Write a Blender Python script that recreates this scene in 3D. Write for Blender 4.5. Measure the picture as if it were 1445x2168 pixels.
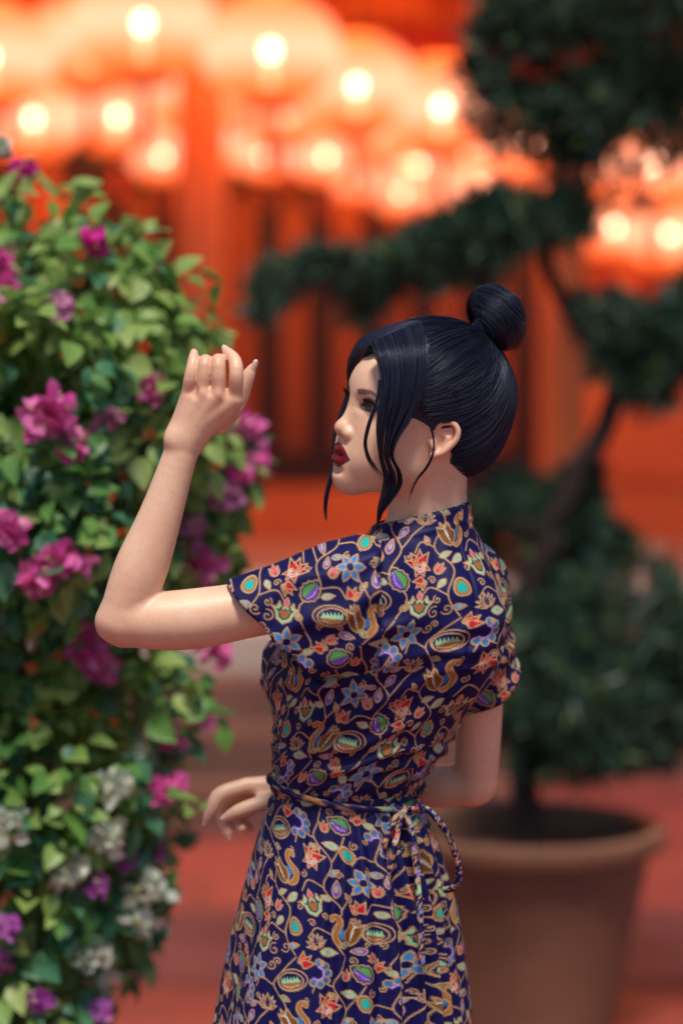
import bpy, math, random
import numpy as np
from mathutils import Vector, Matrix

for o in list(bpy.data.objects):
    bpy.data.objects.remove(o)
S = bpy.context.scene
COL = S.collection
random.seed(7)
rng = np.random.default_rng(11)

# ------------------------------------------------------------------ camera
CAM_Z = 1.5
F_PX = 85.0 / 36.0 * 2168.0
PITCH = math.atan(284.0 / F_PX)
cam_d = bpy.data.cameras.new('camera')
cam = bpy.data.objects.new('camera', cam_d)
COL.objects.link(cam)
cam.location = (0, 0, CAM_Z)
cam.rotation_euler = (math.pi / 2 - PITCH, 0, 0)
cam_d.sensor_fit = 'VERTICAL'
cam_d.sensor_height = 36.0
cam_d.sensor_width = 24.0
cam_d.lens = 85.0
cam_d.clip_start = 0.05
cam_d.clip_end = 600
cam_d.dof.use_dof = True
cam_d.dof.focus_distance = 2.89
cam_d.dof.aperture_fstop = 1.65
S.camera = cam

# ------------------------------------------------------------------ sky, sun, exposure
SUN_EL, SUN_AZ = math.radians(66), math.radians(178)      # azimuth from +Y towards +X
w = bpy.data.worlds.new('World')
S.world = w
w.use_nodes = True
wn = w.node_tree
bg = wn.nodes['Background']
sky = wn.nodes.new('ShaderNodeTexSky')
sky.sky_type = 'NISHITA'
sky.sun_disc = False
sky.sun_elevation = SUN_EL
sky.sun_rotation = SUN_AZ
wn.links.new(sky.outputs['Color'], bg.inputs['Color'])
bg.inputs['Strength'].default_value = 0.05
sd = bpy.data.lights.new('sun', 'SUN')
sd.energy = 2.0
sd.angle = math.radians(13)
sd.color = (1.0, 0.90, 0.78)
sun = bpy.data.objects.new('sun', sd)
COL.objects.link(sun)
sv = Vector((math.cos(SUN_EL) * math.sin(SUN_AZ), math.cos(SUN_EL) * math.cos(SUN_AZ), math.sin(SUN_EL)))
sun.rotation_euler = sv.to_track_quat('Z', 'Y').to_euler()
sun.location = (-1, -6, 9)
S.view_settings.view_transform = 'Standard'
S.view_settings.look = 'None'
S.view_settings.gamma = 1
S.view_settings.exposure = 0.95
S.render.engine = 'CYCLES'
S.cycles.use_denoising = True
try:
    S.cycles.denoiser = 'OPENIMAGEDENOISE'
    S.cycles.denoising_input_passes = 'RGB_ALBEDO_NORMAL'
except Exception:
    pass
S.cycles.max_bounces = 7
S.cycles.transparent_max_bounces = 12
S.cycles.sample_clamp_indirect = 6.0

# ------------------------------------------------------------------ helpers
def P(px, py, D):
    """world point that a 1445x2168 picture shows at px,py when it lies D metres ahead (along Y)"""
    a = (px - 722.5) / F_PX
    b = -(py - 1084.0) / F_PX
    c, s = math.cos(PITCH), math.sin(PITCH)
    d = np.array([a, c + b * s, -s + b * c])
    return np.array([0, 0, CAM_Z]) + d * (D / d[1])

def new_mat(name):
    m = bpy.data.materials.new(name)
    m.use_nodes = True
    nt = m.node_tree
    b = nt.nodes['Principled BSDF']
    return m, nt, b

def pmat(name, col, rough=0.6, var=0.25, scale=8.0, bump=0.0, bscale=40.0, spec=0.4, metal=0.0, col2=None, detail=6):
    m, nt, b = new_mat(name)
    tc = nt.nodes.new('ShaderNodeTexCoord')
    n = nt.nodes.new('ShaderNodeTexNoise')
    n.inputs['Scale'].default_value = scale
    n.inputs['Detail'].default_value = detail
    nt.links.new(tc.outputs['Object'], n.inputs['Vector'])
    r = nt.nodes.new('ShaderNodeValToRGB')
    c2 = col2 if col2 is not None else tuple(min(1, c * (1 + var)) for c in col)
    r.color_ramp.elements[0].position = 0.3
    r.color_ramp.elements[1].position = 0.7
    r.color_ramp.elements[0].color = tuple(c * (1 - var) for c in col) + (1,)
    r.color_ramp.elements[1].color = tuple(c2) + (1,)
    nt.links.new(n.outputs['Fac'], r.inputs['Fac'])
    nt.links.new(r.outputs['Color'], b.inputs['Base Color'])
    b.inputs['Roughness'].default_value = rough
    b.inputs['Specular IOR Level'].default_value = spec
    b.inputs['Metallic'].default_value = metal
    if bump:
        n2 = nt.nodes.new('ShaderNodeTexNoise')
        n2.inputs['Scale'].default_value = bscale
        n2.inputs['Detail'].default_value = 5
        nt.links.new(tc.outputs['Object'], n2.inputs['Vector'])
        bp = nt.nodes.new('ShaderNodeBump')
        bp.inputs['Strength'].default_value = bump
        bp.inputs['Distance'].default_value = 0.01
        nt.links.new(n2.outputs['Fac'], bp.inputs['Height'])
        nt.links.new(bp.outputs['Normal'], b.inputs['Normal'])
    return m

def tag(o, label=None, cat=None, group=None, kind=None):
    if label: o['label'] = label
    if cat: o['category'] = cat
    if group: o['group'] = group
    if kind: o['kind'] = kind
    return o

def empty(name, loc, rz=0.0):
    o = bpy.data.objects.new(name, None)
    COL.objects.link(o)
    o.location = loc
    o.rotation_euler = (0, 0, rz)
    o.empty_display_size = 0.1
    return o

def link(name, me, parent=None, loc=None):
    o = bpy.data.objects.new(name, me)
    COL.objects.link(o)
    if parent is not None:
        o.parent = parent
    if loc is not None:
        o.location = loc
    return o

def np_mesh(name, V, F, mats=None, smooth=True, colors=None, fmat=None):
    """V (n,3), F (m,k) array of equal-sided faces or a list of such arrays"""
    me = bpy.data.meshes.new(name)
    Fs = F if isinstance(F, list) else [F]
    V = np.asarray(V, dtype=np.float32)
    me.vertices.add(len(V))
    me.vertices.foreach_set('co', V.ravel())
    nl = sum(f.size for f in Fs)
    npoly = sum(len(f) for f in Fs)
    me.loops.add(nl)
    me.loops.foreach_set('vertex_index', np.concatenate([f.ravel() for f in Fs]).astype(np.int32))
    me.polygons.add(npoly)
    st, k0 = [], 0
    for f in Fs:
        st.append(k0 + np.arange(len(f)) * f.shape[1])
        k0 += f.size
    me.polygons.foreach_set('loop_start', np.concatenate(st).astype(np.int32))
    if smooth:
        me.polygons.foreach_set('use_smooth', np.ones(npoly, dtype=bool))
    if fmat is not None:
        me.polygons.foreach_set('material_index', np.asarray(fmat, dtype=np.int32))
    if mats:
        for m in (mats if isinstance(mats, (list, tuple)) else [mats]):
            me.materials.append(m)
    if colors is not None:
        at = me.color_attributes.new('col', 'FLOAT_COLOR', 'POINT')
        c = np.ones((len(V), 4), dtype=np.float32)
        c[:, :3] = colors
        at.data.foreach_set('color', c.ravel())
    me.update(calc_edges=True)
    me.validate()
    return me

class MB:
    """collects simple solids into one mesh"""
    def __init__(self): self.v, self.f = [], []
    def add(self, vs, fs):
        k = len(self.v)
        self.v += [tuple(v) for v in vs]
        self.f += [tuple(i + k for i in f) for f in fs]
    def box(self, x0, x1, y0, y1, z0, z1):
        vs = [(x, y, z) for z in (z0, z1) for y in (y0, y1) for x in (x0, x1)]
        self.add(vs, [(0, 2, 3, 1), (4, 5, 7, 6), (0, 1, 5, 4), (2, 6, 7, 3), (0, 4, 6, 2), (1, 3, 7, 5)])
    def lathe(self, prof, c=(0, 0, 0), n=32, cap=True):
        k = len(self.v)
        for r, z in prof:
            for i in range(n):
                a = 2 * math.pi * i / n
                self.v.append((c[0] + r * math.cos(a), c[1] + r * math.sin(a), c[2] + z))
        m = len(prof)
        for j in range(m - 1):
            for i in range(n):
                i2 = (i + 1) % n
                self.f.append((k + j * n + i, k + j * n + i2, k + (j + 1) * n + i2, k + (j + 1) * n + i))
        if cap:
            self.f.append(tuple(k + i for i in range(n))[::-1])
            self.f.append(tuple(k + (m - 1) * n + i for i in range(n)))
    def tube(self, pts, rad, n=8):
        V, F = tube_arrays(np.array(pts, float), np.broadcast_to(np.asarray(rad, float), (len(pts),)), n)
        self.add(V, [tuple(f) for f in F])
        k = len(self.v) - len(V)
        self.f.append(tuple(k + i for i in range(n))[::-1])
        self.f.append(tuple(k + len(V) - n + i for i in range(n)))
    def build(self, name, mat, parent=None, smooth=False, loc=None, bevel=0.0):
        me = bpy.data.meshes.new(name)
        me.from_pydata(self.v, [], self.f)
        if mat: me.materials.append(mat)
        if smooth:
            me.polygons.foreach_set('use_smooth', [True] * len(me.polygons))
            try: me.set_sharp_from_angle(angle=math.radians(40))
            except Exception: pass
        me.update()
        o = link(name, me, parent, loc)
        if bevel:
            bv = o.modifiers.new('bevel', 'BEVEL'); bv.width = bevel; bv.segments = 2
        return o

def tube_arrays(pts, rad, n=6):
    """tube along pts (k,3); returns V,F arrays without caps"""
    k = len(pts)
    T = np.gradient(pts, axis=0)
    T /= np.linalg.norm(T, axis=1, keepdims=True) + 1e-12
    up = np.array([0.31, 0.2, 0.93]) if abs(T[0] @ np.array([0.31, 0.2, 0.93])) < 0.9 else np.array([1.0, 0.1, 0])
    N = np.zeros_like(T)
    nvec = np.cross(T[0], up); nvec /= np.linalg.norm(nvec)
    for i in range(k):
        nvec = nvec - T[i] * (nvec @ T[i]); nvec /= np.linalg.norm(nvec) + 1e-12
        N[i] = nvec
    B = np.cross(T, N)
    a = np.arange(n) * 2 * np.pi / n
    V = pts[:, None] + rad[:, None, None] * (np.cos(a)[None, :, None] * N[:, None] + np.sin(a)[None, :, None] * B[:, None])
    i = np.arange(k - 1)[:, None] * n
    j = np.arange(n)[None]
    j2 = (j + 1) % n
    F = np.stack([i + j, i + j2, i + n + j2, i + n + j], -1).reshape(-1, 4)
    return V.reshape(-1, 3), F

def strands_mesh(paths, radii, n=3):
    """paths (s,k,3), radii (s,k): many tubes in one array"""
    s, k, _ = paths.shape
    T = np.gradient(paths, axis=1)
    T /= np.linalg.norm(T, axis=2, keepdims=True) + 1e-12
    ref = np.array([0.37, -0.62, 0.69])
    N = np.cross(T, ref); N /= np.linalg.norm(N, axis=2, keepdims=True) + 1e-9
    B = np.cross(T, N)
    a = np.arange(n) * 2 * np.pi / n
    V = paths[:, :, None] + radii[:, :, None, None] * (np.cos(a)[:, None] * N[:, :, None] + np.sin(a)[:, None] * B[:, :, None])
    base = (np.arange(s) * k * n)[:, None, None] + (np.arange(k - 1) * n)[None, :, None]
    j = np.arange(n)[None, None]; j2 = (j + 1) % n
    F = np.stack([base + j, base + j2, base + n + j2, base + n + j], -1).reshape(-1, 4)
    return V.reshape(-1, 3), F

def vnoise(p, seed=0):
    """value noise, p (n,d<=3) -> [-1,1]"""
    p = np.asarray(p, dtype=np.float64)
    d = p.shape[1]
    i = np.floor(p).astype(np.int64)
    f = p - i
    f = f * f * (3 - 2 * f)
    out = np.zeros(len(p))
    for c in range(1 << d):
        wgt = np.ones(len(p)); h = np.full(len(p), seed * 374761393, dtype=np.int64)
        for a in range(d):
            b = (c >> a) & 1
            wgt *= f[:, a] if b else 1 - f[:, a]
            h = (h ^ ((i[:, a] + b) * (668265263, 2246822519, 3266489917)[a])) & 0xffffffff
            h = (h * 1274126177 + 12345) & 0xffffffff
        h = (h ^ (h >> 15)) & 0xffffffff
        h = (h * 2654435761) & 0xffffffff
        h = h ^ (h >> 13)
        out += wgt * ((h & 0xffff) / 32767.5 - 1)
    return out

def spline(pts, n):
    """Catmull-Rom through pts (k,d) resampled to n points, even in parameter length"""
    p = np.asarray(pts, float)
    q = np.vstack([2 * p[0] - p[1], p, 2 * p[-1] - p[-2]])
    seg = np.linalg.norm(np.diff(p[:, :3], axis=0), axis=1); L = np.r_[0, np.cumsum(seg)]
    t = np.linspace(0, L[-1], n)
    k = np.clip(np.searchsorted(L, t, side='right') - 1, 0, len(p) - 2)
    u = ((t - L[k]) / (seg[k] + 1e-12))[:, None]
    a, b, c, d = q[k], q[k + 1], q[k + 2], q[k + 3]
    return 0.5 * (2 * b + (c - a) * u + (2 * a - 5 * b + 4 * c - d) * u ** 2 + (3 * b - a - 3 * c + d) * u ** 3)

# ---------- implicit surfaces
class Field:
    def __init__(self, lo, hi, h):
        self.h = h
        self.lo = np.array(lo, float)
        self.n = np.ceil((np.array(hi) - self.lo) / h).astype(int) + 1
        self.ax = [(self.lo[i] + np.arange(self.n[i]) * h).astype(np.float32) for i in range(3)]
        self.F = np.full(self.n, 1.0, dtype=np.float32)
    def sub(self, lo, hi):
        a = np.clip(np.floor((np.array(lo) - self.lo) / self.h).astype(int), 0, self.n)
        b = np.clip(np.ceil((np.array(hi) - self.lo) / self.h).astype(int) + 1, 0, self.n)
        sl = tuple(slice(a[i], b[i]) for i in range(3))
        X = self.ax[0][sl[0]][:, None, None]; Y = self.ax[1][sl[1]][None, :, None]; Z = self.ax[2][sl[2]][None, None, :]
        return sl, X, Y, Z
    def put(self, fn, lo, hi, k=0.0, mode='add'):
        m = max(k, 5 * self.h, 0.008) + 2 * self.h
        sl, X, Y, Z = self.sub(np.array(lo) - m, np.array(hi) + m)
        if any(s.stop <= s.start for s in sl): return
        g = fn(X, Y, Z).astype(np.float32)
        f = self.F[sl]
        if mode == 'add':
            hh = np.maximum(k - np.abs(f - g), 0) / k if k > 0 else 0
            self.F[sl] = np.minimum(f, g) - (hh * hh * k * 0.25 if k > 0 else 0)
        else:
            g = -g
            hh = np.maximum(k - np.abs(f - g), 0) / k if k > 0 else 0
            self.F[sl] = np.maximum(f, g) + (hh * hh * k * 0.25 if k > 0 else 0)
    def cone(self, a, b, ra, rb, k=0.0, mode='add'):
        a = np.asarray(a, float); b = np.asarray(b, float)
        lo = np.minimum(a - ra, b - rb); hi = np.maximum(a + ra, b + rb)
        ba = b - a; l2 = float(ba @ ba) + 1e-12
        def fn(X, Y, Z):
            px, py, pz = X - np.float32(a[0]), Y - np.float32(a[1]), Z - np.float32(a[2])
            t = np.clip((px * ba[0] + py * ba[1] + pz * ba[2]) / l2, 0, 1).astype(np.float32)
            dx, dy, dz = px - t * ba[0], py - t * ba[1], pz - t * ba[2]
            return np.sqrt(dx * dx + dy * dy + dz * dz) - (ra + (rb - ra) * t)
        self.put(fn, lo, hi, k, mode)
    def chain(self, pts, k=0.0, step=0.012):
        """limb: (xyz, r) stations joined into one smooth tapering sweep, then blended in with k"""
        A = np.array([list(p) + [r] for p, r in pts], float)
        L = np.linalg.norm(np.diff(A[:, :3], axis=0), axis=1).sum()
        R = spline(A, max(len(pts), int(L / step) + 2)) if len(pts) > 2 else A
        lo = (R[:, :3] - R[:, 3:]).min(0); hi = (R[:, :3] + R[:, 3:]).max(0)
        m = max(k, 5 * self.h, 0.02) + 2 * self.h
        sl, X, Y, Z = self.sub(lo - m, hi + m)
        G = Field.__new__(Field); G.h = self.h; G.lo = np.array([self.ax[i][sl[i].start] for i in range(3)], float)
        G.ax = [self.ax[i][sl[i]] for i in range(3)]; G.n = np.array([len(x) for x in G.ax]); G.F = np.full(G.n, 1.0, dtype=np.float32)
        for a, b in zip(R[:-1], R[1:]):
            G.cone(a[:3], b[:3], a[3], b[3], 0.0025)
        f, g = self.F[sl], G.F
        hh = np.maximum(k - np.abs(f - g), 0) / k if k > 0 else 0
        self.F[sl] = np.minimum(f, g) - (hh * hh * k * 0.25 if k > 0 else 0)
    def ell(self, c, r, k=0.0, mode='add', R=None):
        c = np.asarray(c, float); r = np.asarray(r, float)
        ext = np.full(3, r.max()) if R is not None else r
        def fn(X, Y, Z):
            x, y, z = X - np.float32(c[0]), Y - np.float32(c[1]), Z - np.float32(c[2])
            if R is not None:
                x, y, z = (R[0][0] * x + R[0][1] * y + R[0][2] * z, R[1][0] * x + R[1][1] * y + R[1][2] * z, R[2][0] * x + R[2][1] * y + R[2][2] * z)
            k0 = np.sqrt((x / r[0]) ** 2 + (y / r[1]) ** 2 + (z / r[2]) ** 2)
            k1 = np.sqrt((x / r[0] ** 2) ** 2 + (y / r[1] ** 2) ** 2 + (z / r[2] ** 2) ** 2)
            return k0 * (k0 - 1) / (k1 + 1e-6)
        self.put(fn, c - ext, c + ext, k, mode)
    def mesh(self):
        F = self.F; s = F < 0
        nx, ny, nz = F.shape
        cnt = np.zeros((nx - 1, ny - 1, nz - 1), dtype=np.int8)
        offs = [(i, j, k) for i in (0, 1) for j in (0, 1) for k in (0, 1)]
        for (i, j, k) in offs:
            cnt += s[i:nx - 1 + i, j:ny - 1 + j, k:nz - 1 + k]
        act = np.argwhere((cnt > 0) & (cnt < 8))
        idx = np.full(cnt.shape, -1, dtype=np.int32)
        idx[act[:, 0], act[:, 1], act[:, 2]] = np.arange(len(act))
        val = np.stack([F[act[:, 0] + i, act[:, 1] + j, act[:, 2] + k] for (i, j, k) in offs], 1)
        acc = np.zeros((len(act), 3)); num = np.zeros(len(act))
        O = np.array(offs, float)
        for a in range(8):
            for b in range(a + 1, 8):
                if np.abs(O[a] - O[b]).sum() != 1: continue
                fa, fb = val[:, a], val[:, b]
                m = (fa < 0) != (fb < 0)
                t = np.where(m, fa / np.where(m, fa - fb, 1), 0)
                acc += np.where(m[:, None], O[a] + t[:, None] * (O[b] - O[a]), 0)
                num += m
        V = self.lo + (act + acc / num[:, None]) * self.h
        quads = []
        for ax in range(3):
            o1, o2 = [(1, 2), (2, 0), (0, 1)][ax]
            sa = [slice(None)] * 3; sb = [slice(None)] * 3
            sa[ax] = slice(0, -1); sb[ax] = slice(1, None)
            A, B = s[tuple(sa)], s[tuple(sb)]
            e = np.argwhere(A != B)
            e = e[(e[:, o1] > 0) & (e[:, o2] > 0) & (e[:, o1] < F.shape[o1] - 1) & (e[:, o2] < F.shape[o2] - 1)]
            ins = A[e[:, 0], e[:, 1], e[:, 2]]
            def c(d1, d2):
                q = e.copy(); q[:, o1] -= d1; q[:, o2] -= d2
                return idx[q[:, 0], q[:, 1], q[:, 2]]
            Q = np.stack([c(1, 1), c(0, 1), c(0, 0), c(1, 0)], 1)
            Q[~ins] = Q[~ins][:, ::-1]
            quads.append(Q)
        return V, np.concatenate(quads)

def relax(V, Fq, it=1, lam=0.5):
    E = np.concatenate([Fq[:, [0, 1]], Fq[:, [1, 2]], Fq[:, [2, 3]], Fq[:, [3, 0]]])
    n = len(V)
    for _ in range(it):
        acc = np.zeros_like(V); c = np.zeros(n)
        for a, b in ((0, 1), (1, 0)):
            for d in range(3):
                acc[:, d] += np.bincount(E[:, a], weights=V[E[:, b], d], minlength=n)
            c += np.bincount(E[:, a], minlength=n)
        V = V + lam * (acc / np.maximum(c, 1)[:, None] - V)
    return V

def normals(V, Fq):
    nn = np.cross(V[Fq[:, 2]] - V[Fq[:, 0]], V[Fq[:, 3]] - V[Fq[:, 1]])
    N = np.zeros_like(V)
    for a in range(4):
        for d in range(3):
            N[:, d] += np.bincount(Fq[:, a], weights=nn[:, d], minlength=len(V))
    return N / (np.linalg.norm(N, axis=1, keepdims=True) + 1e-12)

def sstep(a, b, x):
    t = np.clip((x - a) / (b - a), 0, 1)
    return t * t * (3 - 2 * t)

def subdivide(V, F):
    """one level of Catmull-Clark through the evaluated modifier"""
    me = np_mesh('tmp', V, F)
    o = bpy.data.objects.new('tmp', me); COL.objects.link(o)
    md = o.modifiers.new('s', 'SUBSURF'); md.levels = 1; md.render_levels = 1
    dg = bpy.context.evaluated_depsgraph_get()
    ev = o.evaluated_get(dg); m2 = ev.to_mesh()
    V2 = np.empty(len(m2.vertices) * 3, dtype=np.float32); m2.vertices.foreach_get('co', V2)
    F2 = np.empty(len(m2.loops), dtype=np.int32); m2.loops.foreach_get('vertex_index', F2)
    ev.to_mesh_clear()
    bpy.data.objects.remove(o); bpy.data.meshes.remove(me)
    return V2.reshape(-1, 3).astype(float), F2.reshape(-1, 4)
# ------------------------------------------------------------------ ground
g, nt, b = new_mat('red_paving')
tc = nt.nodes.new('ShaderNodeTexCoord')
br = nt.nodes.new('ShaderNodeTexBrick'); br.inputs['Scale'].default_value = 1.0
br.inputs['Brick Width'].default_value = .4; br.inputs['Row Height'].default_value = .4; br.inputs['Mortar Size'].default_value = .006
br.inputs['Color1'].default_value = (.31, .058, .044, 1); br.inputs['Color2'].default_value = (.23, .040, .036, 1); br.inputs['Mortar'].default_value = (.10, .04, .035, 1)
nt.links.new(tc.outputs['Object'], br.inputs['Vector'])
nz = nt.nodes.new('ShaderNodeTexNoise'); nz.inputs['Scale'].default_value = .9; nz.inputs['Detail'].default_value = 5
nt.links.new(tc.outputs['Object'], nz.inputs['Vector'])
mx = nt.nodes.new('ShaderNodeMix'); mx.data_type = 'RGBA'; mx.blend_type = 'MULTIPLY'
rp = nt.nodes.new('ShaderNodeValToRGB'); rp.color_ramp.elements[0].position = .35; rp.color_ramp.elements[1].position = .65
rp.color_ramp.elements[0].color = (.55, .48, .55, 1); rp.color_ramp.elements[1].color = (1.15, 1.1, 1.0, 1)
nt.links.new(nz.outputs['Fac'], rp.inputs['Fac']); mx.inputs[0].default_value = 1
nt.links.new(br.outputs['Color'], mx.inputs[6]); nt.links.new(rp.outputs['Color'], mx.inputs[7]); nt.links.new(mx.outputs[2], b.inputs['Base Color'])
b.inputs['Roughness'].default_value = .5
m = MB(); m.add([(-80, -40, 0), (80, -40, 0), (80, 120, 0), (-80, 120, 0)], [(0, 1, 2, 3)])
tag(m.build('ground', g), kind='structure')
m = MB(); m.box(-12, 12, 5.9, 6.75, -.02, .004)
tag(m.build('paving_band', pmat('maroon_paving', (.10, .028, .034), .5, .3, 3)), kind='structure')

# ------------------------------------------------------------------ temple hall
red = pmat('red_lacquer', (.64, .175, .045), .42, .18, 2.0)
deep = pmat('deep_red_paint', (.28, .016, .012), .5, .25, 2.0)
dark = pmat('dark_timber', (.022, .007, .005), .55, .35, 5.0)
stone = pmat('pale_stone', (.48, .37, .31), .75, .18, 4.0, .2)
brown = pmat('brown_stone', (.15, .065, .048), .8, .25, 3.0, .2)
gold = pmat('gold_paint', (.55, .28, .06), .35, .15, 6.0, metal=.5)
hall = empty('temple_hall', (0, 9, 0))
tag(hall, 'red timber temple hall with round pillars, slatted doors and raised stone platform', 'temple')
HL0 = np.array((0, 9, 0))
def tpart(name, mat, parent=None, smooth=False, **kw):
    class W(MB):
        pass
    return W()
def tb(name, mat, x0, x1, y0, y1, z0, z1, parent=hall, bevel=0.0):
    m = MB(); m.box(x0, x1, y0 - 9, y1 - 9, z0, z1)
    return m.build(name, mat, parent, bevel=bevel)
WY = 11.2
tb('platform', brown, -7, 7.5, 9.0, 13, 0, .70)
tb('platform_paving', stone, -7.05, 7.55, 8.95, WY - .06, .703, .75)
for i, (y, zt) in enumerate(((8.65, .15), (8.65 + .0, .0))): pass
for i in range(4):
    tb('step', stone if i == 3 else brown, -1.1, .55, 8.95 - .27 * (4 - i), 8.94 - .27 * (3 - i), 0.0, .1475 * (i + 1))
wall = tb('wall', red, -7, 7.5, WY + .12, WY + .4, .70, 3.4)
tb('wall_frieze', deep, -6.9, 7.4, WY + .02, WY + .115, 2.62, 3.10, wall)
tb('threshold', red, -6.9, 7.4, WY - .12, WY + .05, .752, 1.0)
tb('bottom_rail', dark, -1.30, 1.06, WY - .02, WY + .08, 1.003, 1.16)
tb('top_rail', dark, -1.30, 1.06, WY - .02, WY + .08, 2.42, 2.60)
x = (565 - 722.5) / 457 - .235 * 3
while x < 1.05:
    tb('door_slat', dark, x - .068, x + .068, WY - .01, WY + .07, 1.163, 2.417)
    x += .238
for x0, x1 in ((1.12, 2.2), (2.3, 3.4), (-2.5, -1.40)):                           # panelled screens beside the doors
    p_ = tb('screen_panel', red, x0, x1, WY - .02, WY + .08, 1.02, 1.52)
    for zz in (1.525, 2.4): tb('screen_rail', dark, x0, x1, WY - .04, WY + .09, zz, zz + .09, p_)
    for k in range(5):
        xx = x0 + .08 + (x1 - x0 - .16) * k / 4
        tb('screen_bar', deep, xx - .03, xx + .03, WY, WY + .07, 1.62, 2.398, p_)
for X in (-1.97, -.552, .876, 2.30):                                               # pillars
    m = MB(); m.lathe([(.098, 0), (.100, .4), (.098, 1.2), (.094, 2.1)], (X, .6, .86), 28)
    p_ = m.build('pillar', red, hall, True)
    m = MB(); m.lathe([(.15, 0), (.155, .03), (.145, .06), (.125, .09), (.118, .108)], (X, .6, .751), 28)
    m.build('pillar_base', stone, p_, True)
    m = MB(); m.box(X - .13, X + .13, .47, .73, 2.965, 3.085)
    m.build('pillar_capital', gold, p_)
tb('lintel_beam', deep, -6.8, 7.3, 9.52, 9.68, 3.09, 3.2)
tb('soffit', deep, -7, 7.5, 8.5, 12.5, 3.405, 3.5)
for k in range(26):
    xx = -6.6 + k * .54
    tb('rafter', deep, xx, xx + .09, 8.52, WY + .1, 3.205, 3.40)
rf = MB(); rf.add([(-8, -1.1, 3.3), (8.5, -1.1, 3.3), (8.5, 4.5, 5.2), (-8, 4.5, 5.2), (-8, -1.1, 3.52), (8.5, -1.1, 3.52), (8.5, 4.5, 5.45), (-8, 4.5, 5.45)],
       [(0, 3, 2, 1), (4, 5, 6, 7), (0, 1, 5, 4), (1, 2, 6, 5), (2, 3, 7, 6), (3, 0, 4, 7)])
# roof lifted clear of the rafters
for i in range(len(rf.v)): rf.v[i] = (rf.v[i][0], rf.v[i][1], rf.v[i][2] + .25)
rf.build('roof', pmat('roof_tile', (.14, .05, .03), .6, .25, 5), hall)

# ------------------------------------------------------------------ lanterns
def emit_shell():
    m = bpy.data.materials.new('lantern_paper'); m.use_nodes = True
    nt = m.node_tree; nt.nodes.clear()
    out = nt.nodes.new('ShaderNodeOutputMaterial')
    em = nt.nodes.new('ShaderNodeEmission'); tr = nt.nodes.new('ShaderNodeBsdfTransparent'); df = nt.nodes.new('ShaderNodeBsdfTranslucent')
    tc = nt.nodes.new('ShaderNodeTexCoord'); sp = nt.nodes.new('ShaderNodeSeparateXYZ')
    nt.links.new(tc.outputs['Generated'], sp.inputs['Vector'])
    r = nt.nodes.new('ShaderNodeValToRGB'); nt.links.new(sp.outputs['Z'], r.inputs['Fac'])
    e = r.color_ramp.elements
    e[0].position = 0; e[0].color = (.50, .055, .010, 1)
    e[1].position = 1; e[1].color = (.85, .085, .018, 1)
    x = e.new(.45); x.color = (1.0, .39, .24, 1)
    x = e.new(.17); x.color = (1.0, .15, .035, 1)
    x = e.new(.80); x.color = (1.0, .22, .075, 1)
    em.inputs['Strength'].default_value = 1.2  # bulb's glow on the paper painted as emission, palest near mid height
    nt.links.new(r.outputs['Color'], em.inputs['Color'])
    tr.inputs['Color'].default_value = (1, .66, .5, 1)
    mx = nt.nodes.new('ShaderNodeMixShader'); mx.inputs[0].default_value = .16
    nt.links.new(em.outputs[0], mx.inputs[1]); nt.links.new(tr.outputs[0], mx.inputs[2])
    nt.links.new(mx.outputs[0], out.inputs['Surface'])
    return m
def emat(name, col, s):
    m = bpy.data.materials.new(name); m.use_nodes = True; nt = m.node_tree; nt.nodes.clear()
    out = nt.nodes.new('ShaderNodeOutputMaterial'); em = nt.nodes.new('ShaderNodeEmission')
    em.inputs['Color'].default_value = (*col, 1); em.inputs['Strength'].default_value = s
    nt.links.new(em.outputs[0], out.inputs['Surface']); return m
paper = emit_shell(); bulbm = emat('lit_bulb', (1, .84, .70), 34.0); tailm = emat('light_tail_glow', (1, .66, .48), 5.0)
tassel_m = pmat('tassel_thread', (.55, .07, .02), .7, .2, 20)
cordm = pmat('lantern_cord', (.05, .02, .02), .7, .2, 20)
def lantern_meshes():
    n, k = 48, 16
    V = []
    for j in range(k + 1):
        a = -1.22 + 2.44 * j / k
        for i in range(n):
            t = 2 * math.pi * i / n
            rr = math.cos(a) * (1 - .035 * abs(math.sin(t * 8)))
            V.append((rr * math.cos(t), rr * math.sin(t), .84 * math.sin(a)))
    F = [(j * n + i, j * n + (i + 1) % n, (j + 1) * n + (i + 1) % n, (j + 1) * n + i) for j in range(k) for i in range(n)]
    sh = bpy.data.meshes.new('shade'); sh.from_pydata(V, [], F); sh.materials.append(paper); sh.polygons.foreach_set('use_smooth', [True] * len(F))
    def mk(name, prof, mat, n=20):
        m = MB(); m.lathe(prof, (0, 0, 0), n)
        me = bpy.data.meshes.new(name); me.from_pydata(m.v, [], m.f); me.materials.append(mat); return me
    return {'shade': sh, 'top_cap': mk('top_cap', [(.37, .77), (.39, .80), (.36, .86), (.12, .90), (.04, .93)], gold), 'bottom_cap': mk('bottom_cap', [(.14, -.90), (.36, -.87), (.39, -.81), (.37, -.775)], gold),
            'bulb': mk('bulb', [(.02, -.12), (.06, -.09), (.08, -.03), (.08, .02), (.06, .07), (.02, .09)], bulbm), 'light_tail': mk('light_tail', [(.055, -.50), (.085, -.12)], tailm),  # glowing tube below the bulb is added to imitate light reflected inside
            'tassel': mk('tassel', [(.03, -1.7), (.10, -1.68), (.07, -1.1), (.05, -1.02), (.02, -.905)], tassel_m)}
LM = lantern_meshes()
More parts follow.
